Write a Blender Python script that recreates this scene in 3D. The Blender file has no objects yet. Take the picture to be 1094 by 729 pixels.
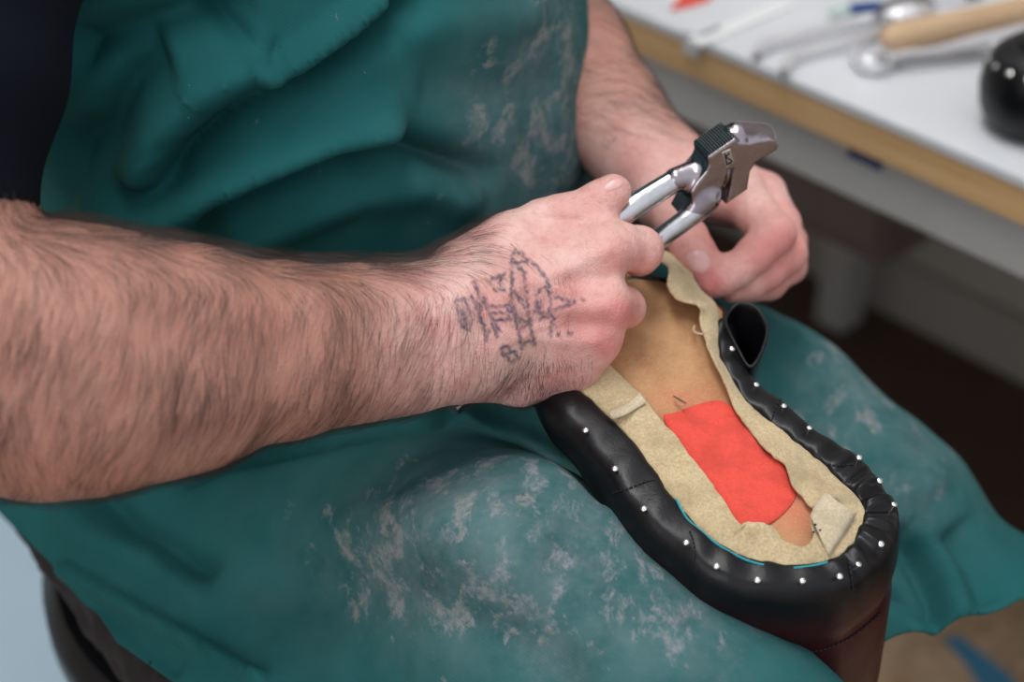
import bpy, bmesh, math, random
import numpy as np
from mathutils import Vector, Matrix
from mathutils.bvhtree import BVHTree

random.seed(7); np.random.seed(7)
S = bpy.context.scene
COL = S.collection

# ------------------------------------------------------------------ camera
F = 60.0 / 36.0 * 1094.0
TH = math.radians(35.0)
CZ = 1.29
CT, ST = math.cos(TH), math.sin(TH)
RIGHT = np.array([1.0, 0, 0]); UPV = np.array([0, ST, CT]); FWD = np.array([0, CT, -ST])
CAM = np.array([0, 0, CZ])

def P(px, py, d):
    return CAM + RIGHT * ((px - 547) / F * d) + UPV * (-(py - 364.5) / F * d) + FWD * d

def ray(px, py):
    return FWD + RIGHT * ((px - 547) / F) + UPV * (-(py - 364.5) / F)

def proj(V):
    V = np.atleast_2d(V) - CAM
    d = V @ FWD
    return 547 + (V @ RIGHT) / d * F, 364.5 - (V @ UPV) / d * F, d

def on_plane(px, py, p0, n):
    r = ray(px, py)
    t = np.dot(p0 - CAM, n) / np.dot(r, n)
    return CAM + r * t

def at_z(px, py, z):
    return on_plane(px, py, np.array([0, 0, z]), np.array([0, 0, 1.0]))

cam_d = bpy.data.cameras.new('camera'); cam = bpy.data.objects.new('camera', cam_d); COL.objects.link(cam)
cam.location = (0, 0, CZ); cam.rotation_euler = (math.pi / 2 - TH, 0, 0)
cam_d.lens = 60; cam_d.sensor_width = 36; cam_d.clip_start = 0.02
cam_d.dof.use_dof = True; cam_d.dof.focus_distance = 0.85; cam_d.dof.aperture_fstop = 4.0
S.camera = cam

# ------------------------------------------------------------------ object helpers
def tag(o, label=None, cat=None, group=None, kind=None):
    if label: o['label'] = label
    if cat: o['category'] = cat
    if group: o['group'] = group
    if kind: o['kind'] = kind
    return o

def empty(name, loc, label, cat, group=None):
    o = bpy.data.objects.new(name, None); COL.objects.link(o); o.location = Vector(loc)
    o.empty_display_size = 0.02
    return tag(o, label, cat, group)

def mesh_obj(name, V, Fc, mat, parent=None, smooth=True, attrs=None):
    """world-space vertices; parented objects keep their world place"""
    me = bpy.data.meshes.new(name)
    V = np.asarray(V, dtype=float)
    off = np.zeros(3)
    if parent is not None:
        off = np.array(world_loc(parent))
    me.from_pydata((V - off).tolist(), [], Fc if isinstance(Fc, list) else Fc.tolist())
    me.update()
    if attrs:
        for k, a in attrs.items():
            a = np.asarray(a, dtype=np.float32)
            if a.ndim == 1:
                at = me.attributes.new(k, 'FLOAT', 'POINT'); at.data.foreach_set('value', a)
            else:
                at = me.attributes.new(k, 'FLOAT_VECTOR', 'POINT'); at.data.foreach_set('vector', a.ravel())
    if smooth:
        me.polygons.foreach_set('use_smooth', [True] * len(me.polygons))
    o = bpy.data.objects.new(name, me); COL.objects.link(o)
    if mat: me.materials.append(mat)
    if parent is not None: o.parent = parent
    return o

def world_loc(o):
    l = Vector((0, 0, 0))
    while o is not None:
        l = l + o.location; o = o.parent
    return l

def mod(o, typ, **kw):
    m = o.modifiers.new(typ.lower(), typ)
    for k, v in kw.items(): setattr(m, k, v)
    return m

def recalc(o):
    bm = bmesh.new(); bm.from_mesh(o.data)
    bmesh.ops.recalc_face_normals(bm, faces=bm.faces[:]); bm.to_mesh(o.data); bm.free()

class MB:
    def __init__(s): s.V = []; s.F = []
    def add(s, V, Fc):
        b = len(s.V); s.V += [tuple(v) for v in V]; s.F += [tuple(b + i for i in f) for f in Fc]
    def box(s, c, size, R=None):
        c = np.array(c, float); h = np.array(size, float) / 2
        R = np.eye(3) if R is None else R
        V = [c + R @ (h * np.array((x, y, z))) for x in (-1, 1) for y in (-1, 1) for z in (-1, 1)]
        s.add(V, [(0, 1, 3, 2), (4, 6, 7, 5), (0, 4, 5, 1), (2, 3, 7, 6), (0, 2, 6, 4), (1, 5, 7, 3)])
    def tube(s, pts, rad, n=12, cap=True, flat=1.0, flatdir=None):
        pts = np.array(pts, float); m = len(pts)
        rad = np.full(m, rad) if np.isscalar(rad) else np.array(rad, float)
        V = []
        up = np.array([0, 0, 1.0]) if flatdir is None else np.array(flatdir, float)
        for i in range(m):
            t = pts[min(i + 1, m - 1)] - pts[max(i - 1, 0)]; t = t / (np.linalg.norm(t) + 1e-12)
            a = np.cross(up, t)
            if np.linalg.norm(a) < 1e-3: a = np.cross(np.array([1.0, 0, 0]), t)
            a /= np.linalg.norm(a); b = np.cross(t, a)
            for k in range(n):
                an = 2 * math.pi * k / n
                V.append(pts[i] + rad[i] * (math.cos(an) * a + math.sin(an) * b * flat))
        Fc = [(i * n + k, i * n + (k + 1) % n, (i + 1) * n + (k + 1) % n, (i + 1) * n + k) for i in range(m - 1) for k in range(n)]
        if cap: Fc += [tuple(range(n))[::-1], tuple((m - 1) * n + k for k in range(n))]
        s.add(V, Fc)
    def lathe(s, c, axis, prof, n=24):
        axis = np.array(axis, float); axis /= np.linalg.norm(axis)
        a = np.cross(axis, (0, 0, 1.0)); 
        if np.linalg.norm(a) < 1e-3: a = np.cross(axis, (1.0, 0, 0))
        a /= np.linalg.norm(a); b = np.cross(axis, a)
        V = [np.array(c) + axis * h + r * (math.cos(2 * math.pi * k / n) * a + math.sin(2 * math.pi * k / n) * b) for r, h in prof for k in range(n)]
        m = len(prof)
        Fc = [(i * n + k, i * n + (k + 1) % n, (i + 1) * n + (k + 1) % n, (i + 1) * n + k) for i in range(m - 1) for k in range(n)]
        Fc += [tuple(range(n))[::-1], tuple((m - 1) * n + k for k in range(n))]
        s.add(V, Fc)
    def obj(s, name, mat, parent=None, smooth=True, bevel=0, seg=2):
        o = mesh_obj(name, s.V, s.F, mat, parent, smooth); recalc(o)
        if bevel: mod(o, 'BEVEL', width=bevel, segments=seg, limit_method='ANGLE')
        if smooth and bevel == 0:
            try: o.data.set_sharp_from_angle(angle=math.radians(40))
            except Exception: pass
        return o

def crom(pts, n, closed=False):
    """resample a polyline with a Catmull-Rom spline to n points, uniform in the control parameter"""
    pts = np.array(pts, float); m = len(pts)
    T = np.linspace(0, m if closed else m - 1, n, endpoint=not closed)
    out = []
    for t in T:
        i = int(math.floor(t)); u = t - i
        if not closed and i >= m - 1: i = m - 2; u = 1.0
        g = (lambda k: pts[k % m]) if closed else (lambda k: pts[min(max(k, 0), m - 1)])
        p0, p1, p2, p3 = g(i - 1), g(i), g(i + 1), g(i + 2)
        out.append(.5 * ((2 * p1) + (-p0 + p2) * u + (2 * p0 - 5 * p1 + 4 * p2 - p3) * u * u + (-p0 + 3 * p1 - 3 * p2 + p3) * u ** 3))
    return np.array(out)

# ------------------------------------------------------------------ value noise (geometry only)
_pt = np.random.RandomState(3).rand(64, 64, 64).astype(np.float32) * 2 - 1
def vnoise(V, freq):
    q = np.asarray(V, float) * freq + 100.0
    i = np.floor(q).astype(int); f = q - i; f = f * f * (3 - 2 * f)
    r = 0
    for a in (0, 1):
        for b in (0, 1):
            for c in (0, 1):
                w = (f[:, 0] if a else 1 - f[:, 0]) * (f[:, 1] if b else 1 - f[:, 1]) * (f[:, 2] if c else 1 - f[:, 2])
                r = r + w * _pt[(i[:, 0] + a) % 64, (i[:, 1] + b) % 64, (i[:, 2] + c) % 64]
    return r

# ------------------------------------------------------------------ SDF toolkit
def cone(p, a, b, ra, rb, sq=None):
    """rounded cone; sq=(axis, k) measures the distance along a unit axis k times larger, so the limb is flatter that way"""
    if sq is not None:
        ax, k = sq
        M = np.eye(3) + (k - 1) * np.outer(ax, ax)
        p = p @ M.T; a = M @ a; b = M @ b
    ab = b - a; h = np.clip(((p - a) @ ab) / max(ab @ ab, 1e-12), 0, 1)
    d = p - a - h[:, None] * ab
    return np.sqrt((d * d).sum(1)) - (ra + (rb - ra) * h)

def smin(a, b, k):
    h = np.clip(.5 + .5 * (b - a) / k, 0, 1)
    return b + (a - b) * h - k * h * (1 - h)

def ellip(p, c, R, s):
    q = (p - c) @ R
    k0 = np.sqrt(((q / s) ** 2).sum(1)); k1 = np.sqrt(((q / (np.array(s) ** 2)) ** 2).sum(1))
    return k0 * (k0 - 1) / np.maximum(k1, 1e-9)

def surfnet(f, lo, hi, h, B=8, marg=1.7):
    lo = np.array(lo, float); n = [int(math.ceil((hi[i] - lo[i]) / h / B)) * B + 1 for i in range(3)]
    nb = [(n[i] - 1) // B for i in range(3)]
    g = np.stack(np.meshgrid(*[np.arange(k) for k in nb], indexing='ij'), -1).reshape(-1, 3)
    cen = lo + (g + .5) * B * h
    fc = f(cen)
    vals = np.empty(n, np.float32)
    # default fill
    rad = B * h * math.sqrt(3) / 2 * marg
    act = np.abs(fc) < rad
    sgn = np.where(fc < 0, -1.0, 1.0).reshape(nb).astype(np.float32)
    big = np.repeat(np.repeat(np.repeat(sgn, B, 0), B, 1), B, 2)
    vals[:-1, :-1, :-1] = big; vals[-1] = vals[-2]; vals[:, -1] = vals[:, -2]; vals[:, :, -1] = vals[:, :, -2]
    loc = np.stack(np.meshgrid(*[np.arange(B + 1)] * 3, indexing='ij'), -1).reshape(-1, 3)
    ga = g[act]
    for s in range(0, len(ga), 400):
        gg = ga[s:s + 400]
        idx = (gg[:, None, :] * B + loc[None]).reshape(-1, 3)
        v = f(lo + idx * h)
        vals[idx[:, 0], idx[:, 1], idx[:, 2]] = v
    neg = vals < 0
    c = np.zeros([k - 1 for k in n], np.int8)
    for a in (0, 1):
        for b in (0, 1):
            for d in (0, 1):
                c += neg[a:n[0] - 1 + a, b:n[1] - 1 + b, d:n[2] - 1 + d]
    cells = np.argwhere((c > 0) & (c < 8))
    idm = np.full(c.shape, -1, np.int32); idm[cells[:, 0], cells[:, 1], cells[:, 2]] = np.arange(len(cells))
    acc = np.zeros((len(cells), 3)); cnt = np.zeros(len(cells))
    corners = [(a, b, d) for a in (0, 1) for b in (0, 1) for d in (0, 1)]
    for i, A in enumerate(corners):
        for j in range(i + 1, 8):
            Bc = corners[j]
            if sum(abs(A[k] - Bc[k]) for k in range(3)) != 1: continue
            va = vals[cells[:, 0] + A[0], cells[:, 1] + A[1], cells[:, 2] + A[2]]
            vb = vals[cells[:, 0] + Bc[0], cells[:, 1] + Bc[1], cells[:, 2] + Bc[2]]
            m = (va < 0) != (vb < 0)
            t = np.where(m, va / np.where(m, va - vb, 1), 0)
            p = np.array(A) + t[:, None] * (np.array(Bc) - np.array(A))
            acc += p * m[:, None]; cnt += m
    V = lo + (cells + acc / cnt[:, None]) * h
    quads = []
    for ax in range(3):
        o1, o2 = [(1, 2), (2, 0), (0, 1)][ax]
        sl0 = [slice(0, n[k] - 1) if k == ax else slice(1, n[k] - 1) for k in range(3)]
        sl1 = [slice(1, n[k]) if k == ax else slice(1, n[k] - 1) for k in range(3)]
        A, Bv = neg[tuple(sl0)], neg[tuple(sl1)]
        e = np.argwhere(A != Bv)
        if not len(e): continue
        base = e.copy()
        for k in range(3):
            if k != ax: base[:, k] += 1
        fl = A[e[:, 0], e[:, 1], e[:, 2]]
        def idx(d1, d2):
            q = base.copy(); q[:, o1] -= d1; q[:, o2] -= d2
            return idm[q[:, 0], q[:, 1], q[:, 2]]
        q = np.stack([idx(1, 1), idx(0, 1), idx(0, 0), idx(1, 0)], 1)
        q[~fl] = q[~fl][:, ::-1]
        quads.append(q)
    Q = np.concatenate(quads); Q = Q[(Q >= 0).all(1)]
    return V, Q

def grad(f, V, e=4e-4):
    G = np.stack([f(V + np.array(d) * e) - f(V - np.array(d) * e) for d in ((1, 0, 0), (0, 1, 0), (0, 0, 1))], 1) / (2 * e)
    return G

def project(f, V, it=2, target=0.0):
    for _ in range(it):
        G = grad(f, V); g2 = np.maximum((G * G).sum(1), .05)
        step = (f(V) - target) / g2
        V = V - np.clip(step, -.004, .004)[:, None] * G
    return V

def vnormals(V, Q):
    N = np.zeros_like(V)
    a, b, c = V[Q[:, 0]], V[Q[:, 1]], V[Q[:, 2]]
    fn = np.cross(b - a, c - a)
    if Q.shape[1] == 4: fn = np.cross(V[Q[:, 2]] - V[Q[:, 0]], V[Q[:, 3]] - V[Q[:, 1]])
    for k in range(Q.shape[1]): np.add.at(N, Q[:, k], fn)
    return N / np.maximum(np.linalg.norm(N, axis=1), 1e-12)[:, None]

def clip(V, T, g, attrs=None):
    """keep the part of a triangle mesh where g > 0, cutting the triangles that cross"""
    V = list(V); g = list(g); keep = []; cache = {}
    T = np.asarray(T)
    G = np.array(g)
    pos = G[T] > 0; n = pos.sum(1)
    keep = T[n == 3].tolist()
    def cut(a, b):
        k = (a, b) if a < b else (b, a)
        if k not in cache:
            t = g[a] / (g[a] - g[b]); V.append(V[a] + (V[b] - V[a]) * t); cache[k] = len(V) - 1
        return cache[k]
    for tri, ps, c in zip(T[(n == 1) | (n == 2)], pos[(n == 1) | (n == 2)], n[(n == 1) | (n == 2)]):
        tri = list(tri); ps = list(ps)
        if c == 1:
            i = ps.index(True); a, b, d = tri[i], tri[(i + 1) % 3], tri[(i + 2) % 3]
            keep.append([a, cut(a, b), cut(a, d)])
        else:
            i = ps.index(False); a, b, d = tri[i], tri[(i + 1) % 3], tri[(i + 2) % 3]
            x, y = cut(a, b), cut(a, d)
            keep.append([x, b, d]); keep.append([x, d, y])
    V = np.array(V); T = np.array(keep)
    u, inv = np.unique(T, return_inverse=True)
    return V[u], inv.reshape(-1, 3)

def tris(Q): return np.concatenate([Q[:, [0, 1, 2]], Q[:, [0, 2, 3]]])

def polydist(px, py, pl):
    """distance in pixels to a polyline, and arc parameter 0..1"""
    pl = np.array(pl, float); best = np.full(px.shape, 1e9); par = np.zeros(px.shape)
    L = np.concatenate([[0], np.cumsum(np.linalg.norm(np.diff(pl, axis=0), axis=1))])
    for i in range(len(pl) - 1):
        a, b = pl[i], pl[i + 1]; ab = b - a
        h = np.clip(((px - a[0]) * ab[0] + (py - a[1]) * ab[1]) / (ab @ ab), 0, 1)
        d = np.hypot(px - a[0] - h * ab[0], py - a[1] - h * ab[1])
        m = d < best; best = np.where(m, d, best); par = np.where(m, (L[i] + h * (L[i + 1] - L[i])) / L[-1], par)
    return best, par

def inpoly(x, y, poly):
    poly = np.array(poly, float); ins = np.zeros(x.shape, bool); j = len(poly) - 1
    for i in range(len(poly)):
        c = ((poly[i, 1] > y) != (poly[j, 1] > y)) & (x < (poly[j, 0] - poly[i, 0]) * (y - poly[i, 1]) / (poly[j, 1] - poly[i, 1] + 1e-12) + poly[i, 0])
        ins ^= c; j = i
    return ins

# ------------------------------------------------------------------ materials
def srgb(r, g, b):
    f = lambda c: (c / 255 / 12.92) if c / 255 <= .04045 else ((c / 255 + .055) / 1.055) ** 2.4
    return (f(r), f(g), f(b), 1)

class NT:
    def __init__(s, name):
        s.m = bpy.data.materials.new(name); s.m.use_nodes = True; s.t = s.m.node_tree
        s.b = s.t.nodes['Principled BSDF']; s._co = None
    def n(s, typ, **kw):
        x = s.t.nodes.new(typ)
        for k, v in kw.items():
            if k in x.inputs.keys(): x.inputs[k].default_value = v
            else: setattr(x, k, v)
        return x
    def l(s, a, b): s.t.links.new(a, b)
    def co(s):
        if s._co is None: s._co = s.n('ShaderNodeTexCoord').outputs['Object']
        return s._co
    def attr(s, name): 
        x = s.n('ShaderNodeAttribute'); x.attribute_name = name; return x.outputs['Fac']
    def noise(s, scale, detail=4, rough=.55, vec=None, dist=0):
        x = s.n('ShaderNodeTexNoise'); x.inputs['Scale'].default_value = scale; x.inputs['Detail'].default_value = detail
        x.inputs['Roughness'].default_value = rough; x.inputs['Distortion'].default_value = dist
        s.l(vec if vec is not None else s.co(), x.inputs['Vector']); return x.outputs['Fac']
    def ramp(s, fac, stops, interp='LINEAR'):
        x = s.n('ShaderNodeValToRGB'); x.color_ramp.interpolation = interp
        e = x.color_ramp.elements
        while len(e) < len(stops): e.new(.5)
        for k, (p, c) in enumerate(stops):
            e[k].position = p; e[k].color = c if hasattr(c, '__len__') else (c, c, c, 1)
        s.l(fac, x.inputs['Fac']); return x.outputs['Color']
    def mix(s, fac, a, b, mode='MIX'):
        x = s.n('ShaderNodeMix', data_type='RGBA', blend_type=mode)
        for sock, v in ((x.inputs[0], fac), (x.inputs[6], a), (x.inputs[7], b)):
            if isinstance(v, bpy.types.NodeSocket): s.l(v, sock)
            else: sock.default_value = v
        return x.outputs[2]
    def math(s, op, a, b=0, c=0, clamp=False):
        x = s.n('ShaderNodeMath', operation=op); x.use_clamp = clamp
        for i, v in enumerate((a, b, c)):
            if isinstance(v, bpy.types.NodeSocket): s.l(v, x.inputs[i])
            else: x.inputs[i].default_value = v
        return x.outputs[0]
    def vmap(s, scale, rot=(0, 0, 0)):
        x = s.n('ShaderNodeMapping'); x.inputs['Scale'].default_value = scale; x.inputs['Rotation'].default_value = rot
        s.l(s.co(), x.inputs['Vector']); return x.outputs[0]
    def bump(s, h, strength=.3, dist=.001, prev=None):
        x = s.n('ShaderNodeBump'); x.inputs['Strength'].default_value = strength; x.inputs['Distance'].default_value = dist
        s.l(h, x.inputs['Height'])
        if prev is not None: s.l(prev, x.inputs['Normal'])
        return x.outputs[0]
    def done(s, col=None, rough=.5, metal=0, normal=None, **kw):
        for nm, v in (('Base Color', col), ('Roughness', rough), ('Metallic', metal), ('Normal', normal)):
            if v is None: continue
            if isinstance(v, bpy.types.NodeSocket): s.l(v, s.b.inputs[nm])
            else: s.b.inputs[nm].default_value = v
        for k, v in kw.items():
            k = k.replace('_', ' ')
            if isinstance(v, bpy.types.NodeSocket): s.l(v, s.b.inputs[k])
            else: s.b.inputs[k].default_value = v
        return s.m

def simple(name, c, rough=.5, metal=0, nscale=0, namp=.15, **kw):
    t = NT(name)
    if nscale:
        n = t.noise(nscale)
        col = t.mix(t.math('MULTIPLY', n, namp * 2), c, tuple(x * .45 for x in c[:3]) + (1,))
        return t.done(col, rough, metal, t.bump(n, .15, .0006), **kw)
    return t.done(c, rough, metal, **kw)

def skin_mat():
    t = NT('skin')
    n1 = t.noise(38, 3); n2 = t.noise(260, 3); 
    pink, pale, tan = srgb(219, 158, 150), srgb(233, 190, 180), srgb(172, 120, 99)
    c = t.mix(t.ramp(n1, [(.35, 0), (.65, 1)]), pale, pink)
    c = t.mix(t.attr('tan'), c, tan)
    c = t.mix(t.attr('red'), c, srgb(205, 96, 90))
    c = t.mix(t.ramp(n2, [(.45, 0), (.8, .35)]), c, srgb(190, 110, 100))
    v = t.n('ShaderNodeTexVoronoi'); v.inputs['Scale'].default_value = 900; t.l(t.co(), v.inputs['Vector'])
    nb = t.bump(v.outputs['Distance'], .6, .0005)
    w = t.noise(500, 4, .7, t.vmap((1, .4, .4)))
    nb = t.bump(w, .5, .0010, nb)
    t.b.inputs['Subsurface Radius'].default_value = (1, .3, .15)
    return t.done(c, .46, 0, nb, Subsurface_Weight=.15, Subsurface_Scale=.004)
M_skin = skin_mat()

def apron_mat():
    t = NT('teal_apron_cloth')
    base = t.mix(t.ramp(t.noise(12, 3), [(.3, 0), (.7, 1)]), srgb(24, 88, 90), srgb(33, 101, 102))
    # weave
    wv = t.n('ShaderNodeTexWave', wave_type='BANDS', bands_direction='DIAGONAL'); wv.inputs['Scale'].default_value = 230
    t.l(t.co(), wv.inputs['Vector'])
    wf = t.noise(1500, 2)
    base = t.mix(t.math('MULTIPLY', wf, .35), base, srgb(10, 60, 62))
    # smeared dried glue: large cloudy smears gated by the worn area, small flecks everywhere
    st = t.attr('stain_light')
    a = t.noise(26, 9, .68, t.vmap((1, .7, 1), (.3, .2, .6)), .15)
    b = t.noise(60, 8, .7, t.vmap((1.0, .5, 1), (0, 0, .7)), .25)
    th = t.math('SUBTRACT', a, t.math('MULTIPLY_ADD', st, -.34, .72))
    m1 = t.math('MULTIPLY', th, 4.5, clamp=True)
    m1 = t.math('MULTIPLY', m1, t.ramp(t.noise(120, 6, .7), [(.35, .15), (.6, 1.0)]))
    th2 = t.math('SUBTRACT', b, t.math('MULTIPLY_ADD', st, -.19, .70))
    m2 = t.math('MULTIPLY', th2, 14, clamp=True)
    c = t.mix(t.math('MULTIPLY', m1, .58), base, t.mix(t.ramp(t.noise(90, 4, .6), [(.4, 0), (.6, 1)]), srgb(92, 86, 96), srgb(104, 122, 124)))
    haze = t.math('MULTIPLY', st, t.ramp(t.noise(30, 6, .6), [(.32, .12), (.68, .6)]))  # pale glue film, plus the light painted on the left knee
    c = t.mix(haze, c, srgb(108, 132, 134))
    m2 = t.math('MULTIPLY', m2, t.ramp(t.noise(220, 6, .75), [(.38, .15), (.58, .95)]))
    c = t.mix(t.math('MULTIPLY', m2, .75), c, srgb(150, 148, 150))
    fl = t.ramp(t.noise(170, 5, .6), [(.73, 0), (.76, .7)])
    c = t.mix(fl, c, srgb(150, 165, 165))
    nb = t.bump(wv.outputs['Fac'], .12, .0003)
    nb = t.bump(t.math('ADD', m1, m2), .2, .0005, nb)
    return t.done(c, .88, 0, nb, Specular_IOR_Level=.2)
M_apron = apron_mat()

def suede_mat(name, c1, c2):
    t = NT(name)
    n = t.noise(700, 5, .7); m = t.noise(60, 4)
    c = t.mix(t.ramp(n, [(.35, 0), (.65, 1)]), c1, c2)
    c = t.mix(t.ramp(m, [(.45, 0), (.7, .5)]), c, tuple(x * .6 for x in c2[:3]) + (1,))
    return t.done(c, .95, 0, t.bump(n, .7, .0008), Sheen_Weight=.2)
M_suede = suede_mat('suede_lining', srgb(218, 198, 160), srgb(188, 164, 122))
M_suede_light = suede_mat('pale_suede', srgb(222, 208, 180), srgb(196, 178, 144))

def insole_mat():
    t = NT('tan_insole')
    n = t.noise(45, 5, .6); f = t.noise(900, 3)
    c = t.mix(t.ramp(n, [(.35, 0), (.68, 1)]), srgb(196, 152, 108), srgb(164, 118, 78))
    c = t.mix(t.attr('rosy'), c, srgb(206, 120, 92))
    c = t.mix(t.ramp(f, [(.5, 0), (.8, .4)]), c, srgb(224, 190, 150))
    return t.done(c, .8, 0, t.bump(n, .3, .001))
M_insole = insole_mat()

def leather_mat(name, c1, c2):
    t = NT(name)
    g = t.n('ShaderNodeTexVoronoi'); g.inputs['Scale'].default_value = 700; t.l(t.co(), g.inputs['Vector'])
    n = t.noise(30, 5, .6)
    c = t.mix(t.attr('burgundy'), c1, c2)
    nb = t.bump(g.outputs['Distance'], .12, .0003)
    nb = t.bump(t.noise(160, 5, .6), .25, .0008, nb)
    r = t.ramp(n, [(.3, .27), (.7, .42)])
    return t.done(c, r, 0, nb, Specular_IOR_Level=.34)
M_leather = leather_mat('black_leather', srgb(12, 12, 16), srgb(60, 18, 22))
M_red = suede_mat('red_foam', srgb(240, 88, 72), srgb(228, 78, 64))
M_red.node_tree.nodes['Principled BSDF'].inputs['Sheen Weight'].default_value = .05
M_nail = simple('bright_nail', (.9, .9, .88, 1), .22, 1)
def chrome_mat():
    t = NT('worn_chrome')
    n = t.noise(60, 4, .6); s = t.noise(400, 5, .8, t.vmap((1, .15, 1)))
    return t.done(t.mix(t.ramp(n, [(.4, 0), (.7, .5)]), srgb(212, 212, 216), srgb(150, 146, 150)), t.ramp(s, [(.3, .10), (.75, .34)]), 1, t.bump(n, .1, .0008))
M_chrome = chrome_mat()
M_bright = simple('bright_satin_steel', (.92, .91, .94, 1), .38, .65, 90, .1)
M_chrome_refl = chrome_mat(); M_chrome_refl.name = 'worn_chrome_dark_reflection'  # chrome copy with the head's dark, reddish reflections painted into its colour
M_chrome_refl.node_tree.nodes['Mix'].inputs[6].default_value = srgb(168, 158, 164); M_chrome_refl.node_tree.nodes['Mix'].inputs[7].default_value = srgb(112, 98, 106)
M_steel = simple('dull_steel', srgb(170, 168, 172), .3, 1, 90, .3)
M_navy = simple('navy_cotton', srgb(15, 20, 31), .95, 0, 700, .3)
M_navy.node_tree.nodes['Principled BSDF'].inputs['Specular IOR Level'].default_value = .15
M_dark = simple('dark_brown_denim', srgb(40, 33, 36), .92, 0, 300, .5)
M_thread = simple('black_thread', srgb(10, 10, 13), .6)
M_nailplate = simple('fingernail', srgb(236, 184, 180), .25, 0, 120, .12, Subsurface_Weight=.2, Subsurface_Scale=.003)
M_hair = simple('dark_body_hair', srgb(44, 28, 22), .55)
M_plastic = simple('black_plastic', srgb(12, 13, 18), .32)
M_plastic.node_tree.nodes['Principled BSDF'].inputs['Specular IOR Level'].default_value = .3

# ------------------------------------------------------------------ the setting
BZ = .68
E0 = at_z(650, 0, BZ); E1 = at_z(1094, 190, BZ)
bd = (E1 - E0); bd[2] = 0; bd /= np.linalg.norm(bd)            # along the bench edge
bn = np.array([-bd[1], bd[0], 0]);
if bn[1] < 0: bn = -bn                                          # away from the man
BR = np.stack([bd, bn, [0, 0, 1.0]], 1)
EM = E0.copy()
def bp(u, v, z): return EM * np.array([1, 1, 0]) + bd * u + bn * v + np.array([0, 0, z])

def floor_mat():
    t = NT('workshop_floor')
    n = t.noise(3.2, 5, .6, None, .6); k = t.noise(40, 6, .7)
    c = t.mix(t.ramp(n, [(.42, 0), (.5, 1)]), srgb(150, 118, 84), srgb(186, 162, 134))
    c = t.mix(t.ramp(k, [(.35, .5), (.6, 0)]), c, srgb(84, 66, 50))
    return t.done(c, .6, 0, t.bump(k, .2, .001))
mb = MB(); mb.box((.2, 1.3, -.02), (5, 5.4, .04)); tag(mb.obj('floor', floor_mat(), smooth=False), kind='structure')
WV = .67
def wall_box(name, c, size, R, m):
    mb = MB(); mb.box(c, size, R); return tag(mb.obj(name, m, smooth=False), kind='structure')
M_wall = simple('grey_painted_wall', srgb(172, 168, 162), .8, 0, 6, .2)
wall_box('wall_back', bp(0, WV + .03, 1.2), (4.6, .06, 2.4), BR, M_wall)
wall_box('baseboard_back', bp(0, WV - .008, .045), (4.6, .016, .09), BR, simple('grey_baseboard', srgb(150, 146, 142), .6))
wall_box('wall_left', (-1.75, 1.3, 1.2), (.06, 5.4, 2.4), np.eye(3), simple('cream_wall', srgb(196, 190, 180), .85, 0, 5, .1))
# dark strip of floor covering beneath the bench
mb = MB(); mb.box(bp(.1, .505, .003), (3.6, .29, .006), BR)
o = mb.obj('floor_mat', simple('dark_brown_matting', srgb(78, 58, 44), .8, 0, 14, .5), smooth=False)
tag(o, 'dark brown matting on the floor beneath the workbench', 'floor mat')
# blue-white sheet on the floor left of the stool
mb = MB(); c = at_z(-30, 680, .0); mb.box((c[0] - .25, c[1] + .05, .003), (1.0, 1.3, .006), np.array([[.96, -.28, 0], [.28, .96, 0], [0, 0, 1]]))
tag(mb.obj('floor_sheet', simple('pale_blue_vinyl', srgb(176, 200, 214), .5, 0, 8, .12), smooth=False), 'pale blue vinyl sheet covering the floor beside the stool', 'floor sheet')
# blue strip, bottom right
q = [at_z(*a, .0) for a in ((1008, 684), (1024, 682), (1078, 724), (1100, 760), (1060, 760), (1036, 716))]
mb = MB(); n = len(q); mb.add([p + np.array([0, 0, .004]) for p in q] + [p + np.array([0, 0, .001]) for p in q], [tuple(range(n)), tuple(range(n, 2 * n))[::-1]] + [(i, (i + 1) % n, n + (i + 1) % n, n + i) for i in range(n)])
tag(mb.obj('blue_offcut', simple('blue_rubber', srgb(60, 130, 165), .7, 0, 50, .2), smooth=False), 'narrow blue rubber offcut lying on the tan floor', 'offcut')

# workbench
bench = empty('workbench', bp(.3, .3, 0), 'white-topped workbench with a wooden front edge and grey metal frame', 'workbench')
L0, L1 = -.9, 1.5; LC = (L0 + L1) / 2; LL = L1 - L0
def bbox(name, u0, u1, v0, v1, z0, z1, m, par=bench, bev=.0015):
    mb = MB(); mb.box(bp((u0 + u1) / 2, (v0 + v1) / 2, (z0 + z1) / 2), (u1 - u0, v1 - v0, z1 - z0), BR); return mb.obj(name, m, par, smooth=False, bevel=bev)
def white_mat():
    t = NT('white_laminate'); n = t.noise(9, 4); k = t.noise(160, 4, .7)
    c = t.mix(t.ramp(n, [(.3, 0), (.8, .5)]), srgb(222, 224, 228), srgb(204, 208, 212)); c = t.mix(t.ramp(k, [(.66, 0), (.72, .4)]), c, srgb(150, 145, 140))
    return t.done(c, .3)
M_white = white_mat()
bbox('bench_top', L0, L1, .0, WV - .03, BZ - .009, BZ, M_white)
def wood_mat(name, a, b, R):
    t = NT(name); v = t.vmap((1, 1, 1), (0, 0, -R)); x = t.n('ShaderNodeMapping'); x.inputs['Scale'].default_value = (2, 40, 60); t.l(v, x.inputs['Vector'])
    n = t.noise(3, 6, .6, x.outputs[0], .5)
    return t.done(t.mix(t.ramp(n, [(.3, 0), (.7, 1)]), a, b), .55, 0, t.bump(n, .15, .0006))
ang = math.atan2(bd[1], bd[0])
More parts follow.
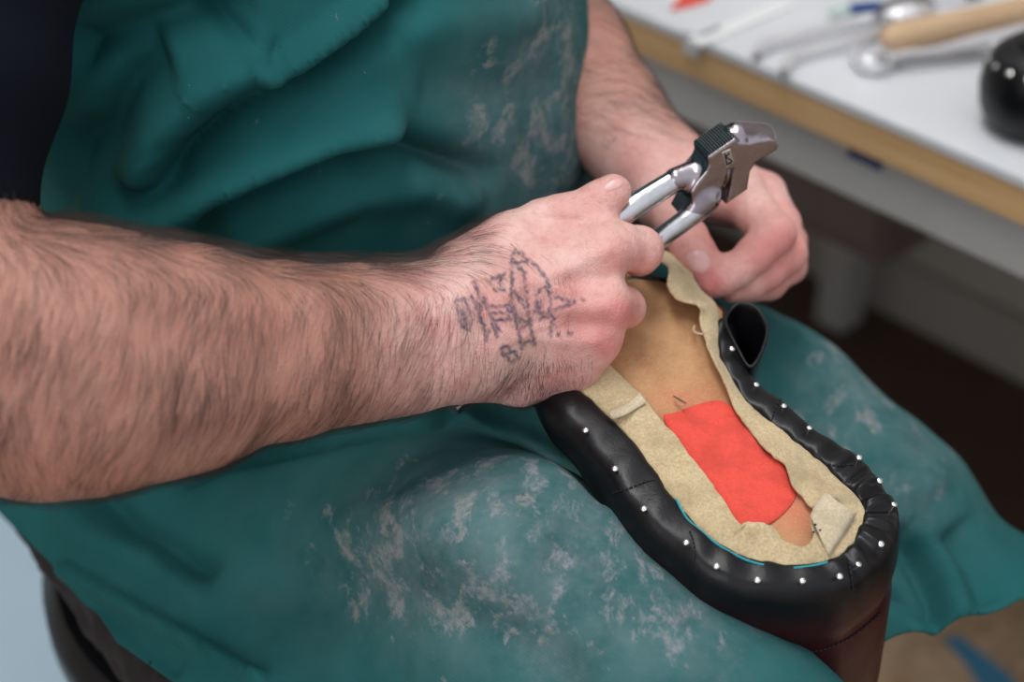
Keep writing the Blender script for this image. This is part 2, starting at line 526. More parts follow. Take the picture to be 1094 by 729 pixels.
bbox('wooden_edge', L0, L1, .002, WV - .03, BZ - .039, BZ - .009, wood_mat('beech_edge', srgb(232, 192, 140), srgb(206, 162, 108), ang))
M_frame = simple('grey_steel_frame', srgb(198, 197, 196), .45, .0, 20, .15)
bbox('steel_rail', L0, L1, .012, .05, BZ - .088, BZ - .0395, M_frame)
for u in (-.75, -.15, 1.35):
    bbox('bench_leg', u, u + .045, .57, .615, 0, BZ - .04, simple('pale_grey_leg', srgb(150, 150, 150), .5))
# stuff hung/stood under the bench
mb = MB(); c = bp(-.115, .42, .46); mb.box(c, (.47, .24, .26), BR)
dr = mb.obj('drawer_unit', simple('dark_umber_box', srgb(92, 80, 80), .7), bench, smooth=False, bevel=.003)
mb = MB(); mb.box(bp(-.115, .298, .46), (.45, .006, .22), BR); mb.obj('drawer_front', simple('umber_front', srgb(98, 86, 86), .6), dr, smooth=False, bevel=.002)
mb = MB(); mb.tube([bp(-.20, .295, .50), bp(-.20, .283, .50), bp(-.14, .283, .50), bp(-.14, .295, .50)], .003, 8); mb.obj('drawer_handle', M_steel, dr)
t_ = on_plane(906, 162, bp(0, .012, 0), bn); t2 = on_plane(943, 178, bp(0, .012, 0), bn)
mb = MB(); mb.box((t_ + t2) / 2 - bn * .0006, (np.linalg.norm((t2 - t_)[:2]) , .001, .008), BR)
lab = mb.obj('blue_sticker', simple('blue_ink', srgb(58, 66, 116), .5), bench, smooth=False)
# white notched plastic tab clipped on the edge
c = on_plane(740, 50, bp(0, 0, 0), bn)
tb = empty('edge_clip', c, 'small white plastic clip hooked over the bench edge', 'clip')
mb = MB(); mb.box(c + np.array([0, 0, .003]) - bn * .0015, (.017, .003, .020), BR); mb.obj('clip_face', M_white, tb, smooth=False, bevel=.0008)
mb = MB(); mb.box(np.array([c[0], c[1], BZ + .0015]) + bn * .012, (.017, .03, .002), BR); mb.obj('clip_tongue', M_white, tb, smooth=False, bevel=.0005)
mb = MB(); a = at_z(742, 48, BZ); b = at_z(842, 4, BZ); dd = (b - a) / np.linalg.norm(b - a); rr = np.stack([dd, np.cross([0, 0, 1], dd), [0, 0, 1.0]], 1)
mb.box((a + b) / 2 + np.array([0, 0, .0015]), (np.linalg.norm(b - a), .016, .002), rr)
tag(mb.obj('plastic_strip', simple('white_strip', srgb(238, 240, 240), .25), smooth=False, bevel=.0005), 'flat white plastic strip lying across the bench top near its edge', 'strip')

# ---- things on the bench
def bz(px, py, h=0): return at_z(px, py, BZ + h)
q = [bz(716, 12), bz(738, -14), bz(775, -24), bz(757, 2), bz(733, 9)]
mb = MB(); n = len(q); mb.add([p + np.array([0, 0, .0025]) for p in q] + [p + np.array([0, 0, .0003]) for p in q], [tuple(range(n)), tuple(range(n, 2 * n))[::-1]] + [(i, (i + 1) % n, n + (i + 1) % n, n + i) for i in range(n)])
tag(mb.obj('red_offcut', M_red, smooth=False), 'pointed red foam offcut on the far side of the white bench top', 'offcut')

def rod(name, pts, r, m, par, h=None, n=60):
    mb = MB(); q = crom([bz(x, y, hh) for x, y, hh in pts], n); 
    rr = np.interp(np.linspace(0, 1, n), np.linspace(0, 1, len(r)), r) if hasattr(r, '__len__') else np.full(n, r)
    mb.tube(q, rr, 12); return mb.obj(name, m, par)
pl = empty('lasting_pincers', bz(900, 35), 'chrome pincers with two long bright handles lying on the bench top', 'pincers')
rod('handle', [(808, 60, .006), (816, 49, .007), (836, 42, .008), (873, 32, .009), (915, 22, .009), (945, 19, .009)], [.004, .005, .0045, .004, .0045, .006], M_bright, pl)
rod('handle', [(837, 78, .006), (843, 66, .007), (858, 56, .008), (902, 44, .009), (930, 36, .009), (950, 26, .009)], [.004, .005, .0045, .004, .0045, .006], M_bright, pl)
rod('jaw', [(944, 26, .010), (958, 20, .012), (975, 16, .014), (990, 16, .010), (996, 24, .006)], [.008, .012, .011, .009, .005], M_bright, pl)
rod('jaw', [(940, 24, .010), (955, 12, .012), (972, 5, .014), (986, 4, .010), (996, 10, .006)], [.008, .011, .010, .008, .005], M_steel, pl)
mb = MB(); mb.lathe(bz(948, 24, .016), (0, 0, 1), [(.006, 0), (.006, .003), (.004, .005)], 16); mb.obj('rivet', M_steel, pl)

hm = empty('hammer', bz(1010, 30), 'hammer with a thick round pale wooden handle lying on the bench top', 'hammer')
M_wood = wood_mat('pale_ash_handle', srgb(214, 184, 150), srgb(190, 156, 120), .25)
rod('wooden_handle', [(950, 42, .013), (957, 40, .014), (1000, 31, .015), (1050, 20, .014), (1100, 8, .014), (1160, -8, .014)], [.009, .0125, .0125, .0115, .011, .011], M_wood, hm)
rod('hammer_head', [(1172, -34, .018), (1168, -16, .018), (1164, -2, .018), (1160, 16, .018)], [.008, .014, .013, .015], M_steel, hm)

p2 = empty('pliers', bz(980, 60), 'bright steel pliers lying in front of the wooden hammer handle', 'pliers')
rod('jaw', [(912, 54, .006), (916, 62, .007), (926, 68, .009), (940, 66, .009)], [.004, .006, .008, .007], M_bright, p2)
rod('jaw', [(922, 72, .006), (930, 72, .007), (940, 68, .009), (950, 63, .009)], [.003, .006, .008, .007], M_bright, p2)
rod('handle', [(944, 64, .008), (974, 58, .008), (1000, 54, .008), (1040, 44, .008), (1100, 30, .008)], [.006, .0045, .0035, .005, .005], M_bright, p2)
rod('handle', [(946, 66, .008), (970, 66, .008), (1002, 64, .007), (1040, 60, .007), (1090, 56, .007)], [.005, .003, .003, .0035, .003], M_steel, p2)
mb = MB(); mb.lathe(bz(942, 65, .014), (0, 0, 1), [(.005, 0), (.005, .003), (.003, .005)], 16); mb.obj('rivet', M_steel, p2)

aw = empty('screwdriver', bz(920, 12), 'small tool with a blue handle behind the chrome pincers', 'tool')
rod('handle', [(906, 13, .007), (912, 12, .007), (934, 10, .007), (942, 9, .007)], [.006, .0075, .0075, .006], simple('blue_grip', srgb(38, 74, 130), .4), aw)
rod('shaft', [(942, 9, .007), (960, 8, .007), (985, 5, .004)], [.003, .0025, .002], M_bright, aw)
rod('pommel', [(888, 15, .007), (897, 14, .007), (906, 13, .007)], [.005, .007, .006], simple('pale_green_cap', srgb(190, 206, 200), .3), aw)
aw2 = empty('file', bz(1000, 2), 'bright metal file lying behind the wooden hammer handle', 'file')
rod('blade', [(960, 2, .004), (990, 1, .004), (1030, -2, .004)], [.005, .006, .005], M_bright, aw2)
rod('tang', [(1030, -2, .004), (1050, -5, .004)], [.004, .002], M_steel, aw2)

# black boot on the bench, right edge of the picture
bb = empty('black_boot', bz(1110, 140), 'black leather boot with nail heads round its edge, standing on the bench', 'boot')
cB = bz(1116, 134); 
def blob(c, R, prof, n=48):
    """prof: (z, half length, half width, shift along x of R)"""
    V = []; 
    for z, a, b, sft in prof:
        for k in range(n):
            t = 2 * math.pi * k / n
            x = math.copysign(abs(math.cos(t)) ** .85, math.cos(t)) * a + sft; y = math.copysign(abs(math.sin(t)) ** .9, math.sin(t)) * b
            V.append(c + R @ np.array([x, y, z]))
    m = len(prof)
    Fc = [(i * n + k, i * n + (k + 1) % n, (i + 1) * n + (k + 1) % n, (i + 1) * n + k) for i in range(m - 1) for k in range(n)]
    Fc += [tuple(range(n))[::-1], tuple((m - 1) * n + k for k in range(n))]
    return V, Fc
aR = math.radians(20); RB = np.array([[math.cos(aR), -math.sin(aR), 0], [math.sin(aR), math.cos(aR), 0], [0, 0, 1.0]])
prof = [(0, .050, .034, .01), (.006, .058, .040, .01), (.02, .064, .045, .01), (.035, .066, .047, .01), (.05, .064, .046, .01), (.06, .058, .042, .01), (.066, .05, .035, .01), (.068, .04, .028, .01)]
V, Fc = blob(cB, RB, prof)
o = mesh_obj('leather_upper', V, Fc, M_leather, bb); recalc(o)
V, Fc = blob(cB + np.array([0, 0, .067]), RB, [(0, .040, .028, .01), (.003, .041, .029, .01), (.004, .036, .024, .01)])
recalc(mesh_obj('sole', V, Fc, M_leather, bb))
for k in range(22):
    t = 2 * math.pi * k / 22
    p = cB + RB @ np.array([.01 + .0615 * math.cos(t), .0445 * math.sin(t), .0555])
    nrm = RB @ np.array([math.cos(t) * .7, math.sin(t) * .9, .6])
    mb = MB(); mb.lathe(p, nrm, [(.0007, -.003), (.0007, .003), (.0022, .0032), (.0022, .0042), (.0012, .0046)], 8); mb.obj('nail', M_nail, bb)

# ------------------------------------------------------------------ stool
st = empty('stool', (-.11, .90, 0), 'black round stool the man sits on, its rim showing at lower left', 'stool')
sc = np.array([-.11, .905, 0])
mb = MB(); mb.lathe(sc, (0, 0, 1), [(.01, .43), (.18, .43), (.205, .445), (.216, .465), (.216, .485), (.206, .498), (.18, .502), (.01, .498)], 64); mb.obj('seat', M_plastic, st)
mb = MB(); mb.lathe(sc, (0, 0, 1), [(.03, .12), (.03, .43)], 20); mb.obj('column', M_steel, st)
for k in range(5):
    a = 2 * math.pi * k / 5 + .3
    mb = MB(); mb.tube([sc + [.02 * math.cos(a), .02 * math.sin(a), .12], sc + [.14 * math.cos(a), .14 * math.sin(a), .09], sc + [.26 * math.cos(a), .26 * math.sin(a), .05]], [.02, .017, .013], 10); lg = mb.obj('leg', M_plastic, st)
    mb = MB(); p = sc + np.array([.26 * math.cos(a), .26 * math.sin(a), .025]); mb.lathe(p - np.array([.012 * -math.sin(a), .012 * math.cos(a), 0]), (-math.sin(a), math.cos(a), 0), [(.012, 0), (.025, .003), (.025, .021), (.012, .024)], 16); mb.obj('castor', M_plastic, lg)

# ------------------------------------------------------------------ the man
fdir = np.array([.77, -.64, 0]); fdir /= np.linalg.norm(fdir)
sdir = np.array([fdir[1], -fdir[0], 0])            # his right
TC = np.array([-.115, .955, 0])
TR = np.stack([sdir, fdir, [0, 0, 1.0]], 1)
A_ = np.array
man = None

# --- clothed trunk and lap
HR, KR = A_([-.185, .885, .59]), A_([.135, .545, .580])
HL, ML, KL = A_([-.05, 1.03, .60]), A_([.140, .862, .600]), A_([.262, .748, .515])
KL2 = A_([.19, .80, .59])
def cloth(p, fine=True):
    q = (p - TC) @ TR
    z = p[:, 2]
    # elliptical column whose girth varies with height
    a = np.interp(z, [.5, .62, .78, .9, 1.05, 1.16, 1.22], [.175, .178, .183, .176, .172, .17, .10])
    b = np.interp(z, [.5, .62, .78, .9, 1.05, 1.16, 1.22], [.115, .130, .152, .142, .118, .10, .08])
    sh = np.interp(z, [.5, .78, 1.2], [0, .004, -.01])
    a = a * np.where(q[:, 0] > 0, 1 + .16 * np.clip((z - .74) / .1, 0, 1), 1)
    r = np.sqrt((q[:, 0] / a) ** 2 + ((q[:, 1] - sh) / b) ** 2)
    d = (r - 1) * np.minimum(a, b) * 1.05
    d = np.maximum(d, z - 1.20); d = np.maximum(d, .52 - z)
    up = np.array([0, 0, 1.0])
    t1 = smin(cone(p, HR, KR, .104, .090), cone(p, A_([-.27, .865, .555]), A_([-.02, .52, .555]), .088, .088), .05); t2 = smin(smin(cone(p, HL, ML, .100, .090), cone(p, ML, A_([.207, .806, .566]), .090, .086), .01), cone(p, A_([.207, .806, .566]), KL, .086, .080), .02)
    lap = smin(t1, t2, .03)
    lap = smin(lap, smin(cone(p, P(430, 540, .975), P(566, 628, .878), .050, .060), cone(p, P(566, 628, .878), P(768, 802, .825), .060, .052), .02), .06)
    web = cone(p, A_([-.02, .87, .54]), A_([.16, .68, .515]), .070, .055)
    lap = smin(lap, web, .05)
    # apron hanging over the left knee
    dr = cone(p, A_([.24, .70, .56]), A_([.32, .755, .545]), .050, .050)
    lap = smin(lap, dr, .04)
    return smin(d, lap, .035)

V, Q = surfnet(cloth, (-.42, .40, .44), (.45, 1.22, 1.22), .0032)
V = project(cloth, V, 2)
N = vnormals(V, Q)
px, py, dd = proj(V)
near = np.clip((N @ -FWD) * 2 + .6, 0, 1)

def gau(d, w): return np.exp(-(d / w) ** 2)
def fold(pl, w, amp, taper=(.12, .12)):
    d, t = polydist(px, py, pl)
    e = np.clip(t / max(taper[0], 1e-3), 0, 1) * np.clip((1 - t) / max(taper[1], 1e-3), 0, 1)
    e = np.where((t <= 0) | (t >= 1), 0, e); e = e * e * (3 - 2 * e)
    return amp * gau(d, w) * np.maximum(e, 0)
D = np.zeros(len(V))
# bib folds (valleys negative, ridges positive)
D += fold([(160, 216), (176, 196), (200, 165), (252, 128), (303, 101), (336, 80), (378, 50), (430, 5), (460, -30)], 17, -.015)
D += fold([(80, 208), (120, 228), (168, 232), (219, 208), (294, 172), (378, 137), (440, 120)], 20, .015)
D += fold([(180, 270), (205, 240), (235, 217), (294, 191), (357, 164), (420, 155), (480, 176), (540, 190)], 16, -.011)
D += fold([(270, 85), (320, 66), (357, 40), (420, -8)], 16, .010)
D += fold([(150, 205), (170, 139), (205, 98), (262, 66), (300, 60)], 24, .012)
D += fold([(60, 60), (130, 40), (200, 20), (270, -20)], 26, -.012)
D += fold([(190, -20), (235, 20), (275, 58), (300, 70)], 16, -.008)
D += fold([(60, 170), (110, 140), (140, 90), (190, 60)], 26, -.010)
D += fold([(230, 275), (300, 240), (380, 205), (450, 200), (520, 225)], 22, .006)
D += fold([(420, 30), (500, 20), (580, 10)], 30, .004)
D += fold([(440, 90), (520, 100), (600, 90)], 26, -.003)
# lap folds
D += fold([(180, 520), (300, 486), (360, 470), (423, 457), (487, 442), (520, 430)], 9, -.008)
D += fold([(200, 500), (300, 472), (423, 445), (480, 432)], 12, .008)
D += fold([(490, 440), (560, 466), (620, 500), (665, 542)], 9, -.006)
D += fold([(80, 505), (110, 531), (141, 560), (188, 588), (240, 620)], 16, -.007)
D += fold([(60, 540), (100, 575), (160, 600), (230, 650)], 18, .005)
D += fold([(62, 604), (110, 632), (151, 656), (210, 690), (290, 735)], 7, .006, (.05, .05))
D += fold([(90, 640), (140, 680), (200, 725)], 12, -.003)
D += fold([(200, 520), (330, 560), (480, 570), (600, 600)], 45, .006)
D += fold([(260, 620), (400, 640), (560, 690), (640, 740)], 40, -.005)
D += fold([(950, 560), (975, 600), (1000, 650), (1010, 690)], 16, -.008)
D += fold([(1010, 560), (1040, 600), (1060, 650)], 18, -.006)
D += fold([(975, 560), (1005, 605), (1030, 665)], 14, .006)
D += fold([(900, 640), (950, 640), (1000, 660)], 10, -.004)
D += fold([(850, 380), (900, 420), (960, 470), (1000, 540)], 22, .003)
D *= near * np.where(py < 330, 1.75, 1.5)
D += .0016 * vnoise(V, 28) + .0007 * vnoise(V, 75)
Vd = V + N * D[:, None]
# glue stains gather where he works: bib right half, lap, left knee; the knee is also painted lighter, as if lit
def blobm(cx, cy, rx, ry): return np.exp(-(((px - cx) / rx) ** 2 + ((py - cy) / ry) ** 2))
stn_light = np.clip(1.15 * blobm(650, 610, 200, 150) + .9 * blobm(588, 100, 34, 170) + .55 * blobm(480, 560, 120, 70) + .75 * blobm(570, 120, 62, 130) + .45 * blobm(500, 110, 40, 90) + .85 * blobm(890, 390, 80, 80) + .75 * blobm(980, 490, 100, 80) + .3 * blobm(520, 600, 300, 110) + .2 * blobm(500, 180, 120, 120) + .25 * blobm(400, 640, 150, 60) + .02, 0, 1)
T = tris(Q)
qx = (Vd - TC) @ TR
edge_pl = [(-90, 470), (-30, 522), (0, 547), (22, 570), (50, 596), (90, 645), (126, 688), (188, 732), (260, 790), (420, 900)]
ex = np.array([e[0] for e in edge_pl], float); ey = np.array([e[1] for e in edge_pl], float)
g1 = (np.interp(px, ex, ey) - py) * .0005                 # above the side hem
g1 = np.where(qx[:, 2] > .70, .05, g1)
hem_y = np.interp(px, [820, 945, 1000, 1050, 1094, 1150], [735, 686, 668, 656, 641, 630]) + 2 * np.sin(px * .09)
g2 = np.where((px > 850) & (dd > .935), (hem_y - py) * .0005, .05)
g3 = qx[:, 1] + .03 + np.where(qx[:, 2] < .72, .25, 0)
g3 = np.where(qx[:, 2] < .72, np.minimum(.2, (Vd[:, 2] - .50)), g3)
g4 = 1.165 - Vd[:, 2]
g = np.minimum(np.minimum(g1, g2), np.minimum(g3, g4))
nA = len(Vd)
man_loc = Vector((float(TC[0]), float(TC[1]), .5))
VA = np.concatenate([Vd, stn_light[:, None]], 1)
VA2, TA = clip(VA, T, g)

# --- skin: arms and hands (flatter along the view depth)
DV = FWD
def chain(p, pts, k=.004, sq=None):
    d = None
    for (a, ra), (b, rb) in zip(pts[:-1], pts[1:]):
        c = cone(p, a, b, ra, rb, sq)
        d = c if d is None else np.minimum(d, c) if k == 0 else smin(d, c, k)
    return d

# right arm
sqd = (DV, 1.22)
ELB = P(-85, 415, .775)
SHR = A_([-.265, .835, 1.12])
ARM_R = [(P(-85, 412, .775), .047), (P(0, 384, .772), .0575), (P(60, 384, .776), .0565), (P(110, 386, .782), .0545), (P(200, 383, .796), .0475), (P(300, 375, .814), .0405), (P(380, 367, .832), .0365), (P(440, 361, .845), .0345), (P(487, 352, .853), .034)]
# right hand joints: centre, radius
rI = [(P(505, 322, .862), .018), (P(580, 292, .872), .0155), (P(642, 264, .880), .0150)]
rM = [(P(505, 342, .860), .018), (P(590, 330, .868), .0150), (P(640, 325, .876), .0150)]
rR = [(P(505, 365, .864), .018), (P(580, 368, .872), .0150), (P(630, 364, .880), .0135)]
rP = [(P(498, 390, .872), .018), (P(556, 403, .880), .0148), (P(610, 394, .890), .0125)]
fI = [(P(642, 264, .880), .0150), (P(664, 264, .882), .0120), (P(683, 267, .890), .0122), (P(683, 274, .912), .0098), (P(664, 276, .926), .0088), (P(646, 270, .926), .0082)]
fM = [(P(640, 325, .876), .0150), (P(655, 326, .882), .0118), (P(667, 328, .893), .0110), (P(667, 326, .916), .0095), (P(646, 318, .926), .0088), (P(630, 308, .924), .0080)]
fR = [(P(630, 364, .880), .0135), (P(638, 364, .890), .0108), (P(640, 362, .902), .0105), (P(638, 356, .922), .0090), (P(620, 348, .928), .0084), (P(606, 338, .926), .0076)]
fP = [(P(610, 394, .890), .0125), (P(615, 396, .900), .0098), (P(616, 394, .912), .0092), (P(606, 386, .926), .0080), (P(592, 376, .926), .0074)]
fT = [(P(505, 300, .872), .0235), (P(548, 268, .882), .0200), (P(582, 245, .886), .0152), (P(604, 236, .886), .0134), (P(622, 228, .886), .0116), (P(640, 216, .886), .0104), (P(655, 205, .886), .0095)]

def rhand(p):
    d = smin(chain(p, rI), chain(p, rM), .016)
    d = smin(d, chain(p, rR), .014); d = smin(d, chain(p, rP), .014)
    palm = cone(p, P(520, 345, .880), P(612, 335, .894), .020, .012)
    d = smin(d, palm, .012)
    for c in (fI, fM, fR, fP):
        d = smin(d, chain(p, c, .003), .0035)
    d = smin(d, chain(p, fT, .004), .0085)
    # knuckle heads
    for c, r in ((P(648, 270, .869), .0070), (P(650, 330, .866), .0072), (P(638, 366, .871), .0062), (P(614, 394, .882), .006)):
        d = smin(d, cone(p, c, c + 1e-5, r, r), .016)
    return d
def rarm(p):
    d = chain(p, ARM_R, .012, sqd)
    # forearm muscle bellies
    d = smin(d, cone(p, P(20, 330, .772), P(210, 335, .790), .030, .020), .03)
    d = smin(d, cone(p, P(60, 440, .780), P(190, 432, .792), .030, .022), .03)
    # upper arm, pinched against the forearm at the inner elbow
    ua = chain(p, [(ELB, .048), (P(-70, 300, .775), .046), (SHR * .35 + ELB * .65 + A_([.0, 0, 0]), .046), (SHR * .7 + ELB * .3, .052), (SHR, .055)], .01)
    d = smin(d, ua, .012)
    d = smin(d, rhand(p), .018)
    return d
def wrinkle(p, X, Y):
    """small relief in metres, from pixel frame of the photograph's features; returned value is pushed outward"""
    r = np.zeros(len(p))
    def line(pl, w, a):
        d, t = polydist(X, Y, pl); return a * np.exp(-(d / w) ** 2)
    # tendons fanning from wrist to knuckles
    for pl in ([(540, 312), (600, 290), (648, 268)], [(540, 335), (600, 330), (648, 328)], [(540, 360), (600, 364), (636, 366)]):
        r += line(pl, 7, .0011)
    for pl in ([(610, 300), (650, 298)], [(600, 347), (645, 348)]):
        r += line(pl, 8, -.0016)
    # veins
    r += line([(500, 300), (540, 290), (575, 305), (610, 312)], 3.5, .0007)
    r += line([(530, 375), (575, 350), (600, 345)], 3.5, .0006)
    # thumb crease lines
    for k in range(3): r += line([(607 + 4 * k, 208), (611 + 4 * k, 214), (617 + 4 * k, 221)], 1.1, -.0005)
    r += line([(560, 232), (600, 234), (642, 236)], 4, -.0012)
    # index finger knuckle wrinkles
    for k in range(4): r += line([(690 + 3 * k, 250 + 2 * k), (694 + 3 * k, 262), (692 + 3 * k, 274)], .9, -.00035)
    # wrist crease
    for k in range(3): r += line([(452 + 9 * k, 300), (462 + 9 * k, 330), (466 + 9 * k, 380), (462 + 9 * k, 420)], 2.2, -.0005)
    return r
V, Q = surfnet(rarm, (-.36, .50, .70), (.11, .90, 1.19), .0014)
V = project(rarm, V, 2); N = vnormals(V, Q)
X, Y, d_ = proj(V); nr = np.clip((N @ -FWD) * 2 + .3, 0, 1)
Vr = V + N * (wrinkle(V, X, Y) * nr + .00035 * vnoise(V, 90) * 1.5)[:, None]
redr = .62 * np.clip(.75 * np.exp(-((X - 655) ** 2 + (Y - 275) ** 2) / 22 ** 2) + .8 * np.exp(-((X - 658) ** 2 + (Y - 333) ** 2) / 17 ** 2) + .8 * np.exp(-((X - 648) ** 2 + (Y - 370) ** 2) / 15 ** 2) + .4 * np.exp(-((X - 625) ** 2 + (Y - 350) ** 2) / 30 ** 2) + .45 * np.exp(-((X - 690) ** 2 + (Y - 283) ** 2) / 20 ** 2) + .3 * np.exp(-((X - 670) ** 2 + (Y - 335) ** 2) / 20 ** 2) + .25 * np.exp(-((X - 630) ** 2 + (Y - 400) ** 2) / 30 ** 2), 0, .85)
tanr = np.clip((470 - X) / 90, 0, 1) * .85
# left arm
lW = P(700, 185, 1.030)
ARM_L = [(A_([.02, 1.15, 1.12]), .052), (P(480, -150, 1.19), .047), (P(562, 0, 1.115), .0435), (P(604, 60, 1.085), .0390), (P(648, 120, 1.055), .033), (P(688, 168, 1.036), .0285)]
lmeta = [[(P(690, 172, 1.036), .026), (P(745, 185, 1.018), .017), (P(790, 203, 1.000), .0145)],
         [(P(695, 172, 1.045), .022), (P(765, 188, 1.040), .016), (P(815, 208, 1.022), .0135)],
         [(P(695, 175, 1.055), .020), (P(765, 192, 1.056), .015), (P(822, 222, 1.042), .0125)],
         [(P(695, 180, 1.060), .018), (P(760, 198, 1.068), .014), (P(818, 238, 1.058), .0115)]]
lf = [[(P(790, 203, 1.000), .0145), (P(806, 226, .982), .0125), (P(827, 250, .968), .0122), (P(806, 272, .960), .0104), (P(786, 289, .957), .0098), (P(769, 300, .954), .0086), (P(757, 306, .953), .0072)],
      [(P(815, 208, 1.022), .0135), (P(834, 240, 1.002), .0118), (P(840, 272, .985), .0118), (P(818, 292, .975), .0104), (P(800, 303, .970), .0098), (P(782, 308, .967), .0082)],
      [(P(822, 222, 1.042), .0125), (P(842, 258, 1.022), .0110), (P(842, 284, 1.006), .0108), (P(822, 302, .992), .0096), (P(800, 308, .985), .0085)],
      [(P(818, 238, 1.058), .0115), (P(838, 270, 1.040), .0095), (P(834, 292, 1.022), .0092), (P(812, 304, 1.008), .0080)]]
lT = [(P(700, 190, 1.020), .021), (P(712, 218, .998), .0175), (P(722, 238, .982), .0128), (P(733, 256, .968), .0124), (P(741, 271, .959), .0118), (P(746, 281, .954), .0104)]
def larm(p):
    d = chain(p, ARM_L, .012)
    h = None
    for c in lmeta:
        x = chain(p, c); h = x if h is None else smin(h, x, .012)
    h = smin(h, cone(p, P(745, 205, 1.02), P(790, 225, 1.025), .017, .012), .012)
    for c in lf: h = smin(h, chain(p, c, .003), .0032)
    h = smin(h, chain(p, lT, .004), .010)
    h = smin(h, cone(p, P(728, 205, 1.005), P(772, 215, .998), .010, .010), .012)   # web of the thumb
    return smin(d, h, .015)
V, Q2 = surfnet(larm, (-.14, .72, .69), (.20, 1.24, 1.19), .0016)
V = project(larm, V, 2); N = vnormals(V, Q2)
X, Y, d_ = proj(V); nr = np.clip((N @ -FWD) * 2 + .3, 0, 1)
def Ln(pl, w, a):
    d, t = polydist(X, Y, pl); return a * np.exp(-(d / w) ** 2)
cr = Ln([(779, 238), (783, 250), (782, 260)], 2, -.0010) + Ln([(784, 256), (795, 249), (806, 248)], 2, -.0010) + Ln([(780, 272), (788, 275), (792, 282)], 1.5, -.0005)
for k in range(3): cr += Ln([(722 - 0 * k, 250 + 3 * k), (733, 248 + 3 * k), (743, 246 + 3 * k)], 1.0, -.0004)
Vl = V + N * (cr * nr + .0004 * vnoise(V, 80))[:, None]
redl = np.clip(.4 * np.exp(-((X - 745) ** 2 + (Y - 300) ** 2) / 25 ** 2) + .5 * np.exp(-((X - 755) ** 2 + (Y - 303) ** 2) / 16 ** 2) + .35 * np.exp(-((X - 835) ** 2 + (Y - 265) ** 2) / 30 ** 2) + .2 * np.clip((Y - 200) / 60, 0, 1), 0, .7)
tanl = np.clip((170 - Y) / 70, 0, 1) * .7
# trunk under the clothes (coarse), same mesh
def trunk(p):
    c = cloth(p) + .012
    return c
def trunk2(p):
    d = np.maximum(cloth(p) + .042, .70 - p[:, 2])
    d = smin(d, smin(cone(p, HR, KR, .07, .055), cone(p, HL, KL2, .07, .05), .01), .04)
    sh = smin(cone(p, SHR, TC + A_([0, 0, 1.14]), .05, .07), cone(p, A_([.02, 1.15, 1.12]), TC + A_([0, 0, 1.14]), .05, .07), .02)
    nk = cone(p, TC + A_([0, 0, 1.15]), TC + fdir * .03 + A_([0, 0, 1.27]), .06, .055)
    low = smin(cone(p, KR, KR + A_([-.10, .16, -.46]), .055, .045), cone(p, KL2, KL2 + A_([-.10, .07, -.46]), .05, .045), .001)
    return np.minimum(smin(smin(d, sh, .03), nk, .03), low)
V3, Q3 = surfnet(trunk2, (-.42, .42, .05), (.45, 1.30, 1.36), .009)
Vs = np.concatenate([Vr, Vl, V3]); nr_, nl_ = len(Vr), len(Vl)
Qs = np.concatenate([Q, Q2 + nr_, Q3 + nr_ + nl_])
body = mesh_obj('person', Vs - np.array(man_loc), Qs, M_skin, None, True,
                {'red': np.concatenate([redr, redl, np.zeros(len(V3))]), 'tan': np.concatenate([tanr, tanl, np.ones(len(V3))])})
body.location = man_loc
tag(body, 'man in a teal apron, tattooed hairy forearm, gripping pincers over the boot on his lap', 'person')
man = body

ap = mesh_obj('apron', VA2[:, :3], TA, M_apron, man, True, {'stain_light': VA2[:, 3]})
mod(ap, 'SOLIDIFY', thickness=.0016, offset=1)

# shirt (sleeves and trunk) and trousers
def shirt(p):
    d = cloth(p) + .036
    d = np.maximum(d, .60 - p[:, 2])
    cu = P(-55, 215, .775)
    ax = (ELB - SHR) / np.linalg.norm(ELB - SHR)
    sR = cone(p, SHR, SHR * .20 + ELB * .80, .104, .0490)
    sR = sR - .0022 * np.sin((p @ ax) * 90) * np.clip((p @ ax - SHR @ ax) * 8, 0, 1)
    cp, cn = P(20, 218, .775), None
    up = UPV * .93 + RIGHT * (.04)
    lim = -((p - cp) @ (up / np.linalg.norm(up)))
    sR = np.maximum(sR, lim)
    sL = cone(p, A_([.02, 1.15, 1.12]), A_([.005, 1.16, .98]), .070, .066)
    yo = smin(cone(p, SHR, TC + A_([0, 0, 1.13]), .062, .085), cone(p, A_([.02, 1.15, 1.12]), TC + A_([0, 0, 1.13]), .062, .085), .02)
    d = smin(smin(d, yo, .02), smin(sR, sL, .001), .008)
    return np.maximum(d, p[:, 2] - 1.215)
V, Qh = surfnet(shirt, (-.42, .50, .58), (.14, 1.32, 1.24), .0036)
V = project(shirt, V, 1)
V = V + vnormals(V, Qh) * (.0012 * vnoise(V, 30))[:, None]
sh = mesh_obj('t_shirt', V, Qh, M_navy, man)
